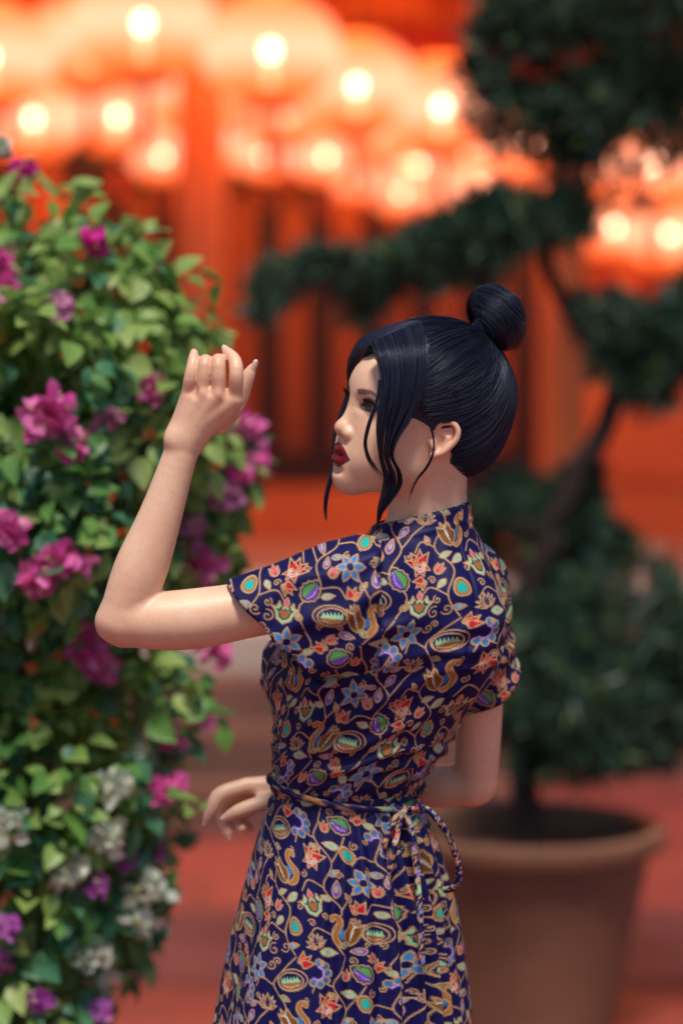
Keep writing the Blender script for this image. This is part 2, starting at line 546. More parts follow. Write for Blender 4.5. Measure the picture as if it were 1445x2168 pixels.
LANT = [(303, 20, 9.0, .235), (188, 88, 9.7, .21), (70, 250, 10.4, .19), (250, 245, 10.5, .18), (412, 182, 9.9, .20), (437, 300, 10.85, .165), (572, 105, 9.0, .225), (607, 222, 10.4, .18),
        (755, 180, 9.4, .205), (800, 270, 10.6, .165), (935, 225, 9.45, .205), (885, 350, 10.9, .135), (850, 405, 10.92, .12), (120, 190, 10.9, .16), (-25, 120, 9.2, .22), (1012, 392, 10.8, .13),
        (1300, 480, 10.6, .15), (1416, 495, 10.4, .165), (1385, 345, 9.7, .19), (1245, 330, 10.3, .16), (1120, 300, 10.0, .17), (690, 330, 10.9, .14), (985, 320, 10.9, .14), (510, 60, 10.0, .19), (345, 330, 10.9, .13), (1480, 300, 10.6, .17)]
NB_ = {0: 'under the lintel beam', 1: 'midway under the eave', 2: 'close to the door wall'}
LANT += [(20, 60, 10.2, .18), (640, 130, 10.7, .16), (480, 230, 10.9, .14), (560, 330, 10.95, .12), (950, 400, 10.95, .11), (1180, 395, 10.9, .12), (1350, 430, 10.9, .12), (760, 380, 10.95, .11)]
for i, (px, py, D, r) in enumerate(LANT):
    r *= 1.15
    c = P(px, py, D)
    if c[2] + .93 * r > 3.06: c[2] = 3.06 - .93 * r
    if 9.3 < D < 9.9 and c[2] + .9 * r > 3.0: pass
    o = empty('paper_lantern', c); o.scale = (r, r, r)
    row = 0 if D < 9.6 else (1 if D < 10.5 else 2)
    sz = 'large' if r > .195 else ('middle-sized' if r > .15 else 'small')
    tag(o, f'{sz} lit orange paper lantern with tassel hanging {NB_[row]}', 'lantern', f'{sz} lit lanterns {NB_[row]}')
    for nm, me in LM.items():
        if nm == 'light_tail': continue
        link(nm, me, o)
    link('light_tail', LM['light_tail'], o)
    ztop = 3.205 if True else 3.1
    L = (ztop + .01 - c[2]) / r
    ld = bpy.data.lights.new('lantern_light', 'POINT'); ld.energy = 17 * (r / .2) ** 2; ld.color = (1, .42, .16); ld.shadow_soft_size = .09 * r
    lo_ = bpy.data.objects.new('lantern_light', ld); COL.objects.link(lo_); lo_.parent = o; lo_.location = (0, 0, .22)
    m = MB(); m.tube([(0, 0, .92), (0, 0, L)], .012 / r * .35, 6)
    m.build('cord', cordm, o)

# ------------------------------------------------------------------ clipped tree in a pot
pot_m = pmat('pot_clay', (.19, .088, .052), .6, .45, 2.2, .15, 25)
TX_, TY_ = P(1108, 1760, 5.5)[0], 5.5
m = MB(); m.lathe([(.17, 0.0), (.205, .02), (.232, .16), (.268, .32), (.285, .405), (.287, .425), (.318, .435), (.326, .455), (.322, .475), (.300, .482), (.285, .470), (.278, .40), (.10, .395)], (0, 0, 0), 64)
pot = m.build('plant_pot', pot_m, None, True, (TX_, TY_, 0))
tag(pot, 'wide brown clay pot with rolled rim holding the clipped tree', 'pot')
m = MB(); m.lathe([(.277, 0), (.2, .008), (.08, .02), (.02, .022)], (0, 0, .402), 40)
m.build('soil', pmat('soil', (.035, .018, .014), .9, .4, 30, .5), pot, True)
tree = empty('clipped_tree', (TX_, TY_, .42)); T0 = np.array([TX_, TY_, .42])
tag(tree, 'dark evergreen tree clipped into cloud pads growing in the clay pot', 'tree')
bark = pmat('dark_bark', (.020, .011, .009), .85, .4, 18, .5)
def tq(px, py, D=5.5): return P(px, py, D) - T0
def limb(name, pts, r0, r1, parent=tree):
    p = spline(np.array(pts), 40); p[1:-1] += .006 * np.stack([vnoise(np.c_[np.arange(38) * .6, np.zeros(38)], 60 + a) for a in range(3)], 1)
    m = MB(); m.tube(p, np.linspace(r0, r1, 40), 12); return m.build(name, bark, parent, True)
tk = limb('trunk', [(0, 0, -.03), tq(1112, 1640), tq(1105, 1450), tq(1140, 1200), tq(1215, 1010), tq(1285, 890), tq(1310, 790)], .034, .024)
limb('branch', [tq(1310, 800), tq(1250, 720), tq(1195, 640), tq(1155, 540), tq(1170, 420), tq(1220, 250), tq(1260, 120)], .020, .010, tk)
limb('branch', [tq(1165, 520), tq(1050, 520), tq(920, 560), tq(760, 600), tq(600, 590)], .015, .006, tk)
limb('branch', [tq(1290, 880), tq(1350, 780), tq(1420, 720), tq(1520, 690)], .016, .007, tk)
limb('branch', [tq(1108, 1500), tq(1200, 1440), tq(1330, 1430), tq(1450, 1400)], .016, .007, tk)
limb('branch', [tq(1140, 1200), tq(1180, 1140), tq(1080, 1100)], .014, .007, tk)
needle, nt, b = new_mat('evergreen_leaf')
gm = nt.nodes.new('ShaderNodeNewGeometry'); rp = nt.nodes.new('ShaderNodeValToRGB')
rp.color_ramp.elements[0].color = (.020, .058, .048, 1); rp.color_ramp.elements[1].color = (.13, .20, .055, 1)
x = rp.color_ramp.elements.new(.7); x.color = (.034, .090, .064, 1)
nt.links.new(gm.outputs['Random Per Island'], rp.inputs['Fac']); nt.links.new(rp.outputs['Color'], b.inputs['Base Color'])
b.inputs['Roughness'].default_value = .45
def pad(name, blobs, n, parent, seed, L=.062):
    """needle-leaved cloud pad: leaves in tufts all through the outer part of its blobs"""
    g = np.random.default_rng(seed)
    C_ = np.array([b_[0] for b_ in blobs]); R_ = np.array([b_[1] for b_ in blobs])
    w_ = (R_[:, 0] * R_[:, 2]); pick = g.choice(len(blobs), n, p=w_ / w_.sum())
    d = nrm_(g.normal(size=(n, 3))); rad = g.uniform(.45, 1.03, n) ** .6
    base = C_[pick] + d * R_[pick] * rad[:, None]
    base += .06 * np.stack([vnoise(base * 11, 5 + a) for a in range(3)], 1)
    V, F = [], []
    tuft = 9
    cen = np.repeat(base, tuft, 0); dd = np.repeat(d, tuft, 0)
    dirs = nrm_(dd * .7 + g.normal(size=cen.shape) * .75 + np.array([0, 0, .35])); side = nrm_(np.cross(dirs, g.normal(size=cen.shape)))
    ll = L * g.uniform(.6, 1.15, len(cen))[:, None]; wd = .0042
    nn = np.cross(dirs, side)
    P0 = cen; P1 = cen + dirs * ll * .5 + side * wd; P2 = cen + dirs * ll + nn * .004; P3 = cen + dirs * ll * .5 - side * wd
    V = np.stack([P0, P1, P2, P3], 1).reshape(-1, 3); F = np.arange(len(V)).reshape(-1, 4)
    o = link(name, np_mesh(name, V, F, needle, False), parent); o['kind'] = 'stuff'
    return o
def nrm_(v): return v / (np.linalg.norm(v, axis=-1, keepdims=True) + 1e-9)
def bl(px, py, rx, ry, D=5.5, ry_depth=None):
    s_ = D / F_PX
    return (tq(px, py, D), np.array([rx * s_, (ry_depth or rx * .8) * s_, ry * s_]))
pad('foliage_pad', [bl(1200, 1370, 150, 130), bl(1340, 1330, 160, 120), bl(1260, 1500, 210, 130), bl(1410, 1470, 150, 130), bl(1100, 1420, 90, 150, 5.6), bl(1200, 1590, 130, 80), bl(1500, 1400, 120, 140)], 1700, tree, 1)
pad('foliage_pad', [bl(1130, 1120, 130, 95, 5.65), bl(1080, 1060, 80, 60, 5.7), bl(1240, 1180, 100, 70, 5.6), bl(1210, 1080, 60, 60, 5.6)], 650, tree, 2)
pad('foliage_pad', [bl(1330, 710, 120, 75), bl(1420, 730, 120, 90), bl(1290, 790, 70, 45), bl(1500, 700, 110, 90), bl(1390, 810, 80, 40)], 700, tree, 3)
pad('foliage_pad', [bl(1180, 120, 170, 110), bl(1350, 80, 180, 130), bl(1280, 230, 190, 90), bl(1120, 250, 110, 80), bl(1420, 220, 130, 90), bl(1090, 60, 90, 70), bl(1250, -30, 230, 90)], 1650, tree, 4)
pad('foliage_pad', [bl(1110, 470, 100, 55), bl(980, 520, 120, 60), bl(860, 580, 130, 55), bl(740, 590, 110, 50), bl(620, 590, 90, 45), bl(1190, 450, 60, 45), bl(1000, 470, 60, 45)], 900, tree, 5)
pad('foliage_pad', [bl(1180, 340, 70, 45), bl(1320, 390, 50, 45), bl(1240, 410, 60, 40)], 45, tree, 6)

# ------------------------------------------------------------------ bougainvillea
BUSH = [(20, 545, 3.75, 180), (200, 640, 3.65, 170), (290, 760, 3.6, 140), (60, 830, 3.5, 210), (330, 900, 3.62, 150), (450, 1010, 3.78, 95), (100, 1130, 3.5, 190), (310, 1180, 3.72, 150), (420, 1160, 3.8, 80),
        (20, 1400, 3.72, 170), (240, 1390, 3.68, 120), (340, 1480, 3.62, 95), (110, 1680, 3.42, 190), (280, 1690, 3.48, 105), (70, 1900, 3.42, 190), (240, 1890, 3.47, 115), (50, 2130, 3.42, 190), (150, 2160, 3.45, 80),
        (-140, 740, 3.7, 250), (-150, 1100, 3.6, 280), (-150, 1500, 3.6, 280), (-120, 1950, 3.5, 280), (-60, 2400, 3.5, 300), (400, 690, 3.7, 50), (30, 1150, 3.95, 330), (30, 1750, 3.85, 320), (200, 1560, 3.8, 130), (60, 1560, 3.75, 170), (170, 1800, 3.75, 170), (150, 2000, 3.7, 150)]
BUSH = [(a, b_, D + (.08 if b_ < 1500 else .20), r) for a, b_, D, r in BUSH]
BC = np.array([P(a, b_, D) for a, b_, D, r in BUSH]); BR = np.array([r * D / F_PX for a, b_, D, r in BUSH])
def bush_f(p): return (np.linalg.norm(p[:, None] - BC[None], axis=2) - BR[None]).min(1)
def bush_hit(px, py):
    Ds = np.linspace(3.0, 4.6, 300); pts_ = np.array([P(px, py, D) for D in Ds]); f = bush_f(pts_)
    k = np.argmax(f < 0) if (f < 0).any() else np.argmin(f)
    return pts_[k], (f < 0).any()
bx0 = P(-60, 2300, 4.0); bush = empty('bougainvillea', (bx0[0], bx0[1], 0)); B0 = np.array([bx0[0], bx0[1], 0])
tag(bush, 'tall bougainvillea bush with pink, magenta and white blooms beside the woman', 'bush')
stem_m = pmat('woody_stem', (.07, .045, .03), .8, .35, 20, .3)
g_ = np.random.default_rng(3)
for k in range(7):
    tgt = BC[[1, 4, 7, 12, 9, 15, 19][k]]
    base = np.array([g_.normal(0, .04), g_.normal(0, .04), 0]); e = tgt - B0
    m = MB(); pth = spline(np.array([base, base + np.array([e[0] * .1, e[1] * .2, e[2] * .45]), e * np.array([.55, .7, .85]), e + np.array([0, 0, .05])]), 26)
    m.tube(pth, np.linspace(.016, .004, 26), 8); m.build('stem', stem_m, bush, True)
def leaf_mat(name, c0, c1):
    m, nt, b = new_mat(name)
    oi = nt.nodes.new('ShaderNodeObjectInfo'); gm = nt.nodes.new('ShaderNodeNewGeometry'); ad = nt.nodes.new('ShaderNodeMath'); ad.operation = 'ADD'
    nt.links.new(oi.outputs['Random'], ad.inputs[0]); nt.links.new(gm.outputs['Random Per Island'], ad.inputs[1])
    fr = nt.nodes.new('ShaderNodeMath'); fr.operation = 'FRACT'; nt.links.new(ad.outputs[0], fr.inputs[0])
    rp = nt.nodes.new('ShaderNodeValToRGB'); rp.color_ramp.elements[0].color = (*c0, 1); rp.color_ramp.elements[1].color = (*c1, 1)
    nt.links.new(fr.outputs[0], rp.inputs['Fac']); nt.links.new(rp.outputs['Color'], b.inputs['Base Color'])
    b.inputs['Roughness'].default_value = .42; b.inputs['Specular IOR Level'].default_value = .4
    tl = nt.nodes.new('ShaderNodeBsdfTranslucent'); nt.links.new(rp.outputs['Color'], tl.inputs['Color'])
    mx = nt.nodes.new('ShaderNodeMixShader'); mx.inputs[0].default_value = .32
    out = nt.nodes['Material Output']
    nt.links.new(b.outputs[0], mx.inputs[1]); nt.links.new(tl.outputs[0], mx.inputs[2]); nt.links.new(mx.outputs[0], out.inputs['Surface'])
    return m
lm = [leaf_mat('leaf_green', (.06, .19, .05), (.15, .34, .07)), leaf_mat('leaf_lime', (.18, .34, .07), (.34, .46, .14)), leaf_mat('leaf_blue_green', (.035, .16, .09), (.10, .28, .14))]
def leaf_geo(L, W, fold_, curl_):
    xs = [0, .14, .36, .62, .84, 1.0]; ws = [.0, .34, .50, .40, .18, 0]
    V = []
    for x, w_ in zip(xs, ws):
        zc = -curl_ * x * x * L
        V += [(x * L, w_ * W, zc + fold_ * w_ * W), (x * L, 0, zc), (x * L, -w_ * W, zc + fold_ * w_ * W)]
    F = []
    for i in range(5):
        a = 3 * i
        F += [(a, a + 1, a + 4, a + 3), (a + 1, a + 2, a + 5, a + 4)]
    return np.array(V, float), np.array(F)
shapes = [leaf_geo(.044, .033, .35, .25), leaf_geo(.036, .028, .2, .5), leaf_geo(.052, .038, .45, .1), leaf_geo(.030, .023, .3, .35)]
NL = 9500
pk = g_.choice(len(BC), NL * 3, p=BR ** 2 / (BR ** 2).sum())
dirs = nrm_(g_.normal(size=(NL * 3, 3)))
pos = BC[pk] + dirs * BR[pk][:, None] * g_.uniform(.86, 1.06, (NL * 3, 1))
f_in = bush_f(pos)
ok_ = (f_in > -.055) & (pos[:, 2] > .05)
hole = (vnoise(pos * 9 + 4, 9) < -.52)                                                   # gaps between the sprays
ok_ &= ~hole
pos, dirs = pos[ok_][:NL], dirs[ok_][:NL]
NL = len(pos)
xd = nrm_(dirs * .5 + g_.normal(size=(NL, 3)) * .6 + np.array([0, -.15, -.45]))
zd = nrm_(dirs * .8 + np.array([0, -.2, .55]) + g_.normal(size=(NL, 3)) * .35)
yd = nrm_(np.cross(zd, xd)); zd = np.cross(xd, yd)
sidx = g_.integers(0, 4, NL); sc = g_.uniform(.7, 1.2, NL)
limey = vnoise(pos * 5 + 9, 12)
mi = np.where(limey + g_.normal(0, .25, NL) > .22, 1, np.where(g_.uniform(size=NL) < .45, 2, 0))
proj = lambda p: (722.5 + F_PX * p[:, 0] / p[:, 1], 800 + F_PX * (CAM_Z - p[:, 2]) / p[:, 1])
sx_, sy_ = proj(pos)
front_ = (dirs[:, 1] < .25) & (sx_ > 0) & (sy_ > 250) & (sy_ < 2168) & (f_in[ok_][:NL] > -.012)
cand = np.argsort(np.where(front_, pos[:, 1] - .04 * sc, 99))[:300]
ind = np.zeros(NL, bool); ind[cand] = True
lmesh = {}
for i in range(4):
    for j in range(3):
        lmesh[(i, j)] = np_mesh('leaf', shapes[i][0], shapes[i][1], lm[j])
rest_V, rest_F, rest_m, k0 = [], [], [], 0
for i in range(NL):
    M = np.stack([xd[i], yd[i], zd[i]], 1) * sc[i]
    if ind[i]:
        o = link('leaf', lmesh[(int(sidx[i]), int(mi[i]))], bush)
        mw = Matrix.Identity(4)
        for a in range(3):
            for b_ in range(3): mw[a][b_] = M[a, b_]
            mw[a][3] = pos[i][a] - B0[a]
        o.matrix_local = mw
    else:
        V, F = shapes[sidx[i]]
        rest_V.append(V @ M.T + pos[i] - B0); rest_F.append(F + k0); rest_m.append(np.full(len(F), mi[i])); k0 += len(V)
o = link('foliage', np_mesh('foliage', np.concatenate(rest_V), np.concatenate(rest_F), lm, True, None, np.concatenate(rest_m)), bush); o['kind'] = 'stuff'
# sprigs standing clear of the outline
for (px, py, D, n, dx, dy) in ((465, 600, 3.72, 3, -45, -12), (440, 680, 3.7, 5, -35, 50), (330, 490, 3.72, 4, -60, 30), (390, 590, 3.7, 5, -60, 50), (470, 1540, 3.6, 5, -60, -40), (430, 1475, 3.6, 4, -70, 10), (270, 480, 3.72, 4, -50, 40), (480, 1180, 3.75, 4, -40, -50), (200, 395, 3.75, 4, -40, 50), (420, 1720, 3.5, 4, -60, -20), (300, 545, 3.7, 5, -70, 40)):
    a, b_ = P(px, py, D) - B0, P(px + dx * 2.2, py + dy * 2.2, D + .03) - B0
    pth = spline(np.array([b_, (a + b_) / 2 + np.array([0, 0, .012]), a]), 12)
    m = MB(); m.tube(pth, np.linspace(.0022, .001, 12), 6); sp_ = m.build('sprig', stem_m, bush, True)
    V_, F_, kk_ = [], [], 0
    for q_ in range(n):
        t = 11 - int(q_ * 8 / n); d0 = nrm_(pth[11] - pth[0] + g_.normal(size=3) * .05)
        xdir = nrm_(d0 + g_.normal(size=3) * .6 + np.array([0, -.2, -.2])); zdir = nrm_(np.array([0, -.5, .8]) + g_.normal(size=3) * .4)
        ydir = nrm_(np.cross(zdir, xdir)); zdir = np.cross(xdir, ydir)
        V, F = shapes[q_ % 4]; V_.append(V @ (np.stack([xdir, ydir, zdir], 1)).T * .9 + pth[t]); F_.append(F + kk_); kk_ += len(V)
    for V, F in zip(V_, F_): link('leaf', np_mesh('leaf', V, F - F.min(), lm[q_ % 2]), sp_)
# blooms
def bract_mat(name, c0, c1):
    return leaf_mat(name, c0, c1)
bmats = {'m': bract_mat('bract_pink', (.66, .055, .34), (.84, .24, .56)), 'h': bract_mat('bract_hot', (.60, .01, .24), (.72, .03, .36)), 'p': bract_mat('bract_purple', (.46, .07, .46), (.62, .22, .64)), 'w': bract_mat('bract_white', (.55, .62, .50), (.80, .82, .74)), 'l': bract_mat('bract_pale', (.55, .22, .42), (.66, .30, .50))}
fl_c = pmat('flower_eye', (.70, .62, .30), .6, .1)
BLOOM = [(50, 370, 32, 'h'), (8, 560, 50, 'm'), (12, 620, 45, 'm'), (205, 520, 30, 'h'), (135, 650, 24, 'l'), (120, 868, 55, 'm'), (90, 885, 45, 'm'), (155, 945, 48, 'm'), (330, 830, 34, 'm'), (240, 890, 30, 'l'), (235, 985, 28, 'm'), (520, 905, 42, 'm'), (540, 975, 38, 'm'), (480, 1045, 32, 'l'), (505, 1000, 34, 'm'),
         (20, 1115, 42, 'm'), (75, 1225, 44, 'm'), (145, 1180, 50, 'm'), (110, 1205, 44, 'm'), (435, 1195, 42, 'm'), (410, 1110, 28, 'l'), (205, 1330, 42, 'm'), (215, 1405, 44, 'm'), (185, 1380, 36, 'm'), (455, 1375, 36, 'm'), (375, 1565, 42, 'm'), (358, 1668, 40, 'm'), (425, 1508, 18, 'm'), (320, 1800, 34, 'p'),
         (270, 1810, 26, 'p'), (205, 1870, 28, 'p'), (8, 2030, 26, 'p'), (80, 2110, 30, 'p'), (215, 2140, 20, 'p'), (20, 1960, 22, 'p'),
         (30, 1740, 44, 'w'), (250, 1660, 44, 'w'), (225, 1765, 44, 'w'), (150, 1840, 44, 'w'), (320, 1880, 50, 'w'), (300, 1950, 42, 'w'), (190, 2020, 42, 'w'), (225, 2065, 38, 'w'), (305, 1590, 28, 'w'), (2, 315, 24, 'w')]
for bi, (px, py, r, kind) in enumerate(BLOOM):
    p, hit = bush_hit(px, py); p = p + np.array([0, -.018, 0]); R_ = r * p[1] / F_PX
    V_, F_, k0 = [], [], 0
    nb_ = int(16 + r * .35)
    bl_s = .026 if kind != 'w' else .024
    for j in range(nb_):
        d = nrm_(g_.normal(size=3) + np.array([0, -.6, .1])); c = p + d * R_ * g_.uniform(.35, .95)
        V, F = leaf_geo(bl_s, bl_s * .95, .25, -.35)
        xdir = nrm_(d + g_.normal(size=3) * .7); zdir = nrm_(g_.normal(size=3)); ydir = nrm_(np.cross(zdir, xdir)); zdir = np.cross(xdir, ydir)
        V_.append(V @ np.stack([xdir, ydir, zdir], 1).T * g_.uniform(.75, 1.15) + c - B0 - xdir * bl_s * .4); F_.append(F + k0); k0 += len(V)
    fc = link('flower_cluster', np_mesh('flower_cluster', np.concatenate(V_), np.concatenate(F_), bmats[kind]), bush)
    fc['label'] = {'m': 'pink-magenta bloom cluster', 'h': 'hot magenta bloom cluster', 'p': 'purple bloom cluster', 'w': 'white bloom cluster', 'l': 'pale pink bloom cluster'}[kind]
    m = MB()
    for j in range(4):
        d = nrm_(g_.normal(size=3) + np.array([0, -1.2, 0])); c = p + d * R_ * .8 - B0
        m.lathe([(.0008, -.004), (.0018, 0), (.0034, .003), (.0012, .004)], tuple(c), 6)
    m.build('flower_eye', fl_c, fc)['kind'] = 'stuff'
# a few dry leaves caught in the bush
drym = pmat('dry_leaf', (.45, .12, .035), .6, .25, 20)
for (px, py) in ((205, 1520), (262, 1522), (85, 1412), (90, 1315), (120, 1375), (75, 1535), (255, 1000), (200, 1838)):
    p, hit = bush_hit(px, py); V, F = leaf_geo(.022, .020, .5, .4)
    a = nrm_(g_.normal(size=3)); b_ = nrm_(np.cross(a, g_.normal(size=3))); c = np.cross(a, b_)
    link('dry_leaf', np_mesh('dry_leaf', V @ np.stack([a, b_, c], 1).T + p - B0 + np.array([0, -.03, 0]), F, drym), bush)
# ------------------------------------------------------------------ person: frames and measures
def unit(v):
    v = np.asarray(v, float); return v / np.linalg.norm(v)
PHI, THE, RHO = math.radians(23.5), math.radians(13), math.radians(9)
_l0 = np.array([math.sin(PHI), -math.cos(PHI), 0.0])
_u0 = np.array([math.cos(PHI) * math.sin(THE), math.sin(PHI) * math.sin(THE), math.cos(THE)])
HF = np.array([-math.cos(PHI) * math.cos(THE), -math.sin(PHI) * math.cos(THE), math.sin(THE)])
HL = _l0 * math.cos(RHO) - _u0 * math.sin(RHO)
HU = _u0 * math.cos(RHO) + _l0 * math.sin(RHO)
HR = np.stack([HF, HL, HU])                       # rows: forward, left, up
HO = P(922, 941, 2.905) - 0.070 * HL
def toW(q): return HO + np.asarray(q, float) @ HR
def toH(wp): return (np.asarray(wp, float) - HO) @ HR.T
CM = 0.01
def hz(zx, zy, l):
    """head-local point (m) seen at a pixel of the head close-up, lying l cm to her left of the mid plane"""
    px, py = 640 + zx / 2.676, 580 + zy / 2.676
    a = P(px, py, 2.0); b = P(px, py, 4.0)
    la, lb = toH(a), toH(b)
    t = (l * CM - la[1]) / (lb[1] - la[1])
    return la + t * (lb - la)

BF = np.array([-math.sin(math.radians(45)), math.cos(math.radians(45)), 0])     # body facing
BL = np.array([-BF[1], BF[0], 0])                                                # her left
assert BL[0] < 0
TORSO = [  # picture y, picture x of the centre, depth, half width, half depth
    (1040, 903, 2.985, .0535, .0550), (1105, 899, 2.985, .0570, .0585), (1130, 890, 2.985, .0700, .0620),
    (1165, 880, 2.985, .1000, .0730), (1210, 866, 2.985, .1320, .0860), (1260, 855, 2.985, .1480, .0990),
    (1330, 832, 2.985, .1470, .1090), (1400, 810, 2.985, .1410, .1120), (1500, 791, 2.990, .1320, .1060),
    (1600, 759, 2.995, .1190, .0960), (1650, 735, 3.0, .1050, .0850), (1680, 728, 3.0, .1010, .0820),
    (1720, 730, 3.0, .1080, .0900), (1800, 735, 3.0, .1260, .1040), (1900, 736, 3.0, .1420, .1180),
    (2000, 733, 3.0, .1530, .1280), (2168, 725, 3.0, .1710, .1430), (2790, 715, 3.0, .2050, .1750)]
_tp = np.array([P(c, y, D) for (y, c, D, a, b) in TORSO])
_o = np.argsort(_tp[:, 2])
TZ = _tp[_o, 2]; TX = _tp[_o, 0]; TY = _tp[_o, 1]
TW = np.array([t[3] for t in TORSO])[_o]; TD = np.array([t[4] for t in TORSO])[_o]
_zz = np.linspace(TZ[0], TZ[-1], 400)
def _sm(a):
    y = np.interp(_zz, TZ, a)
    for _ in range(60): y[1:-1] = 0.25 * y[:-2] + 0.5 * y[1:-1] + 0.25 * y[2:]
    return y
_tab = [_sm(a) for a in (TX, TY, TW, TD)]
def torso_at(z):
    return [np.interp(z, _zz, t) for t in _tab]
def torso_fn(scale=1.0):
    def fn(X, Y, Z):
        cx, cy, ww, dd = torso_at(Z.ravel())
        cx, cy, ww, dd = [np.asarray(a, np.float32).reshape(Z.shape) for a in (cx, cy, ww, dd)]
        a = ((X - cx) * BL[0] + (Y - cy) * BL[1]) / (ww * scale)
        b = ((X - cx) * BF[0] + (Y - cy) * BF[1]) / (dd * scale)
        r = np.sqrt(a * a + b * b)
        return (r - 1) * np.minimum(ww, dd) * scale
    return fn

# ------------------------------------------------------------------ arms and hands
AD = 2.88
def q(px, py, D=AD): return P(px, py, D)
fa = Field((-0.345, 2.79, 1.12), (0.06, 2.985, 1.60), 0.0016)
fa.chain([(q(392, 930), .0190), (q(368, 1005), .0212), (q(337, 1100), .0256), (q(296, 1210), .0315), (q(257, 1312), .0270)], .012)
fa.cone(q(240, 1320, 2.885), q(262, 1325, 2.885), .0175, .022, .02)
fb = Field(fa.lo, fa.lo + (fa.n - 1) * fa.h, fa.h)
fb.chain([(q(268, 1316), .0285), (q(335, 1315), .0340), (q(420, 1309), .0355), (q(530, 1290), .0330), (q(640, 1268), .034), (q(715, 1262), .038), (q(760, 1270, 2.90), .036)], .012)
kk = 0.007
hh = np.maximum(kk - np.abs(fa.F - fb.F), 0) / kk
fa.F = np.minimum(fa.F, fb.F) - hh * hh * kk * .25
del fb
# left hand: back of the hand to the camera, fingers curled away
Wq = q(391, 925)
KN = {'p': q(398, 840, 2.876), 'r': q(429, 829, 2.866), 'm': q(463, 829, 2.862), 'i': q(497, 842, 2.866)}
for k_, off in (('p', -9), ('r', -3), ('m', 5), ('i', 12)):
    base = q(391 + off, 925, 2.882)
    fa.cone(base, KN[k_] + (q(0, 1000) - q(0, 994)), .0165, .0108, .012)
fa.cone(q(425, 880, 2.888), q(470, 870, 2.888), .0150, .0150, .015)
fa.cone(q(405, 900, 2.888), q(490, 868, 2.888), .014, .010, .012)
fing = {
    'p': [(KN['p'], .0078), (q(403, 802, 2.866), .0074), (q(408, 774, 2.868), .0068), (q(411, 747, 2.878), .0050)],
    'r': [(KN['r'], .0082), (q(433, 792, 2.862), .0079), (q(435, 766, 2.867), .0079), (q(437, 772, 2.891), .0074), (q(440, 803, 2.902), .0062)],
    'm': [(KN['m'], .0084), (q(463, 792, 2.858), .0081), (q(462, 765, 2.864), .0082), (q(464, 772, 2.891), .0076), (q(466, 803, 2.904), .0064)],
    'i': [(KN['i'], .0086), (q(500, 796, 2.854), .0080), (q(497, 764, 2.862), .0074), (q(478, 741, 2.878), .0050)],
    't': [(q(462, 898, 2.894), .0130), (q(503, 852, 2.896), .0098), (q(518, 812, 2.892), .0086), (q(528, 790, 2.890), .0068), (q(537, 771, 2.888), .0026)],
}
for k_, ch in fing.items():
    g = Field(fa.lo, fa.lo + (fa.n - 1) * fa.h, fa.h) if False else None
    fa.chain(ch, .0012 if k_ != 't' else .006, .006)
for k_, off in (('p', -8), ('r', -3), ('m', 4), ('i', 10)):
    fa.ell(KN[k_] + np.array([0, -.0052, .001]), (.0052, .0045, .0058), .006)
    fa.cone(q(391 + off, 915, 2.868), KN[k_] + np.array([0, -.0062, -.004]), .0030, .0030, .008)
for a_, b_ in (('p', 'r'), ('r', 'm'), ('m', 'i')):
    fa.ell((KN[a_] + KN[b_]) / 2 + np.array([0, -.0145, .002]), (.0036, .0050, .007), .005, 'sub')
fa.ell(q(367, 930, 2.868), (.0070, .0060, .0080), .014)                        # wrist bone
V1, F1 = fa.mesh(); V1 = relax(V1, F1, 2, .5)
del fa

fr = Field((-0.20, 2.99, 0.90), (0.26, 3.20, 1.32), 0.0018)
RD = 3.09
fr.chain([(q(990, 1262, 3.045), .046), (q(1006, 1400, 3.07), .036), (q(1012, 1530, 3.09), .0295), (q(1008, 1630, 3.105), .0275), (q(1004, 1658, 3.11), .0255)], .012)
fr.cone(q(1016, 1668, 3.11), q(1003, 1672, 3.112), .0165, .018, .014)
fr.chain([(q(1000, 1660, 3.11), .0255), (q(940, 1664, 3.122), .0275), (q(860, 1666, 3.135), .0255), (q(740, 1667, 3.14), .0215), (q(640, 1668, 3.13), .0190)], .008)
KR = {'i': q(522, 1663, 3.112), 'm': q(526, 1672, 3.132), 'r': q(536, 1684, 3.148), 'p': q(552, 1696, 3.160)}
for k_, oz in (('i', 0), ('m', 4), ('r', 8), ('p', 12)):
    fr.cone(q(640, 1664 + oz, 3.124 + oz * .001), KR[k_], .0165, .0105, .012)
fr.cone(q(610, 1690, 3.115), q(555, 1700, 3.10), .014, .011, .012)
for ch in (
    [(KR['i'], .0096), (q(466, 1682, 3.100), .0092), (q(449, 1713, 3.098), .0078), (q(438, 1737, 3.103), .0058)],
    [(KR['m'], .0096), (q(477, 1699, 3.128), .0092), (q(473, 1735, 3.128), .0078), (q(483, 1766, 3.122), .0060)],
    [(KR['r'], .0093), (q(492, 1716, 3.148), .0088), (q(497, 1744, 3.142), .0076), (q(512, 1754, 3.128), .0062)],
    [(KR['p'], .0085), (q(516, 1726, 3.163), .0078), (q(516, 1744, 3.158), .0068), (q(530, 1754, 3.148), .0056)],
    [(q(603, 1690, 3.105), .0125), (q(552, 1702, 3.086), .0100), (q(509, 1716, 3.080), .0088), (q(480, 1730, 3.084), .0060)]):
    fr.chain(ch, .0022, .006)
V2, F2 = fr.mesh(); V2 = relax(V2, F2, 2, .5)
del fr

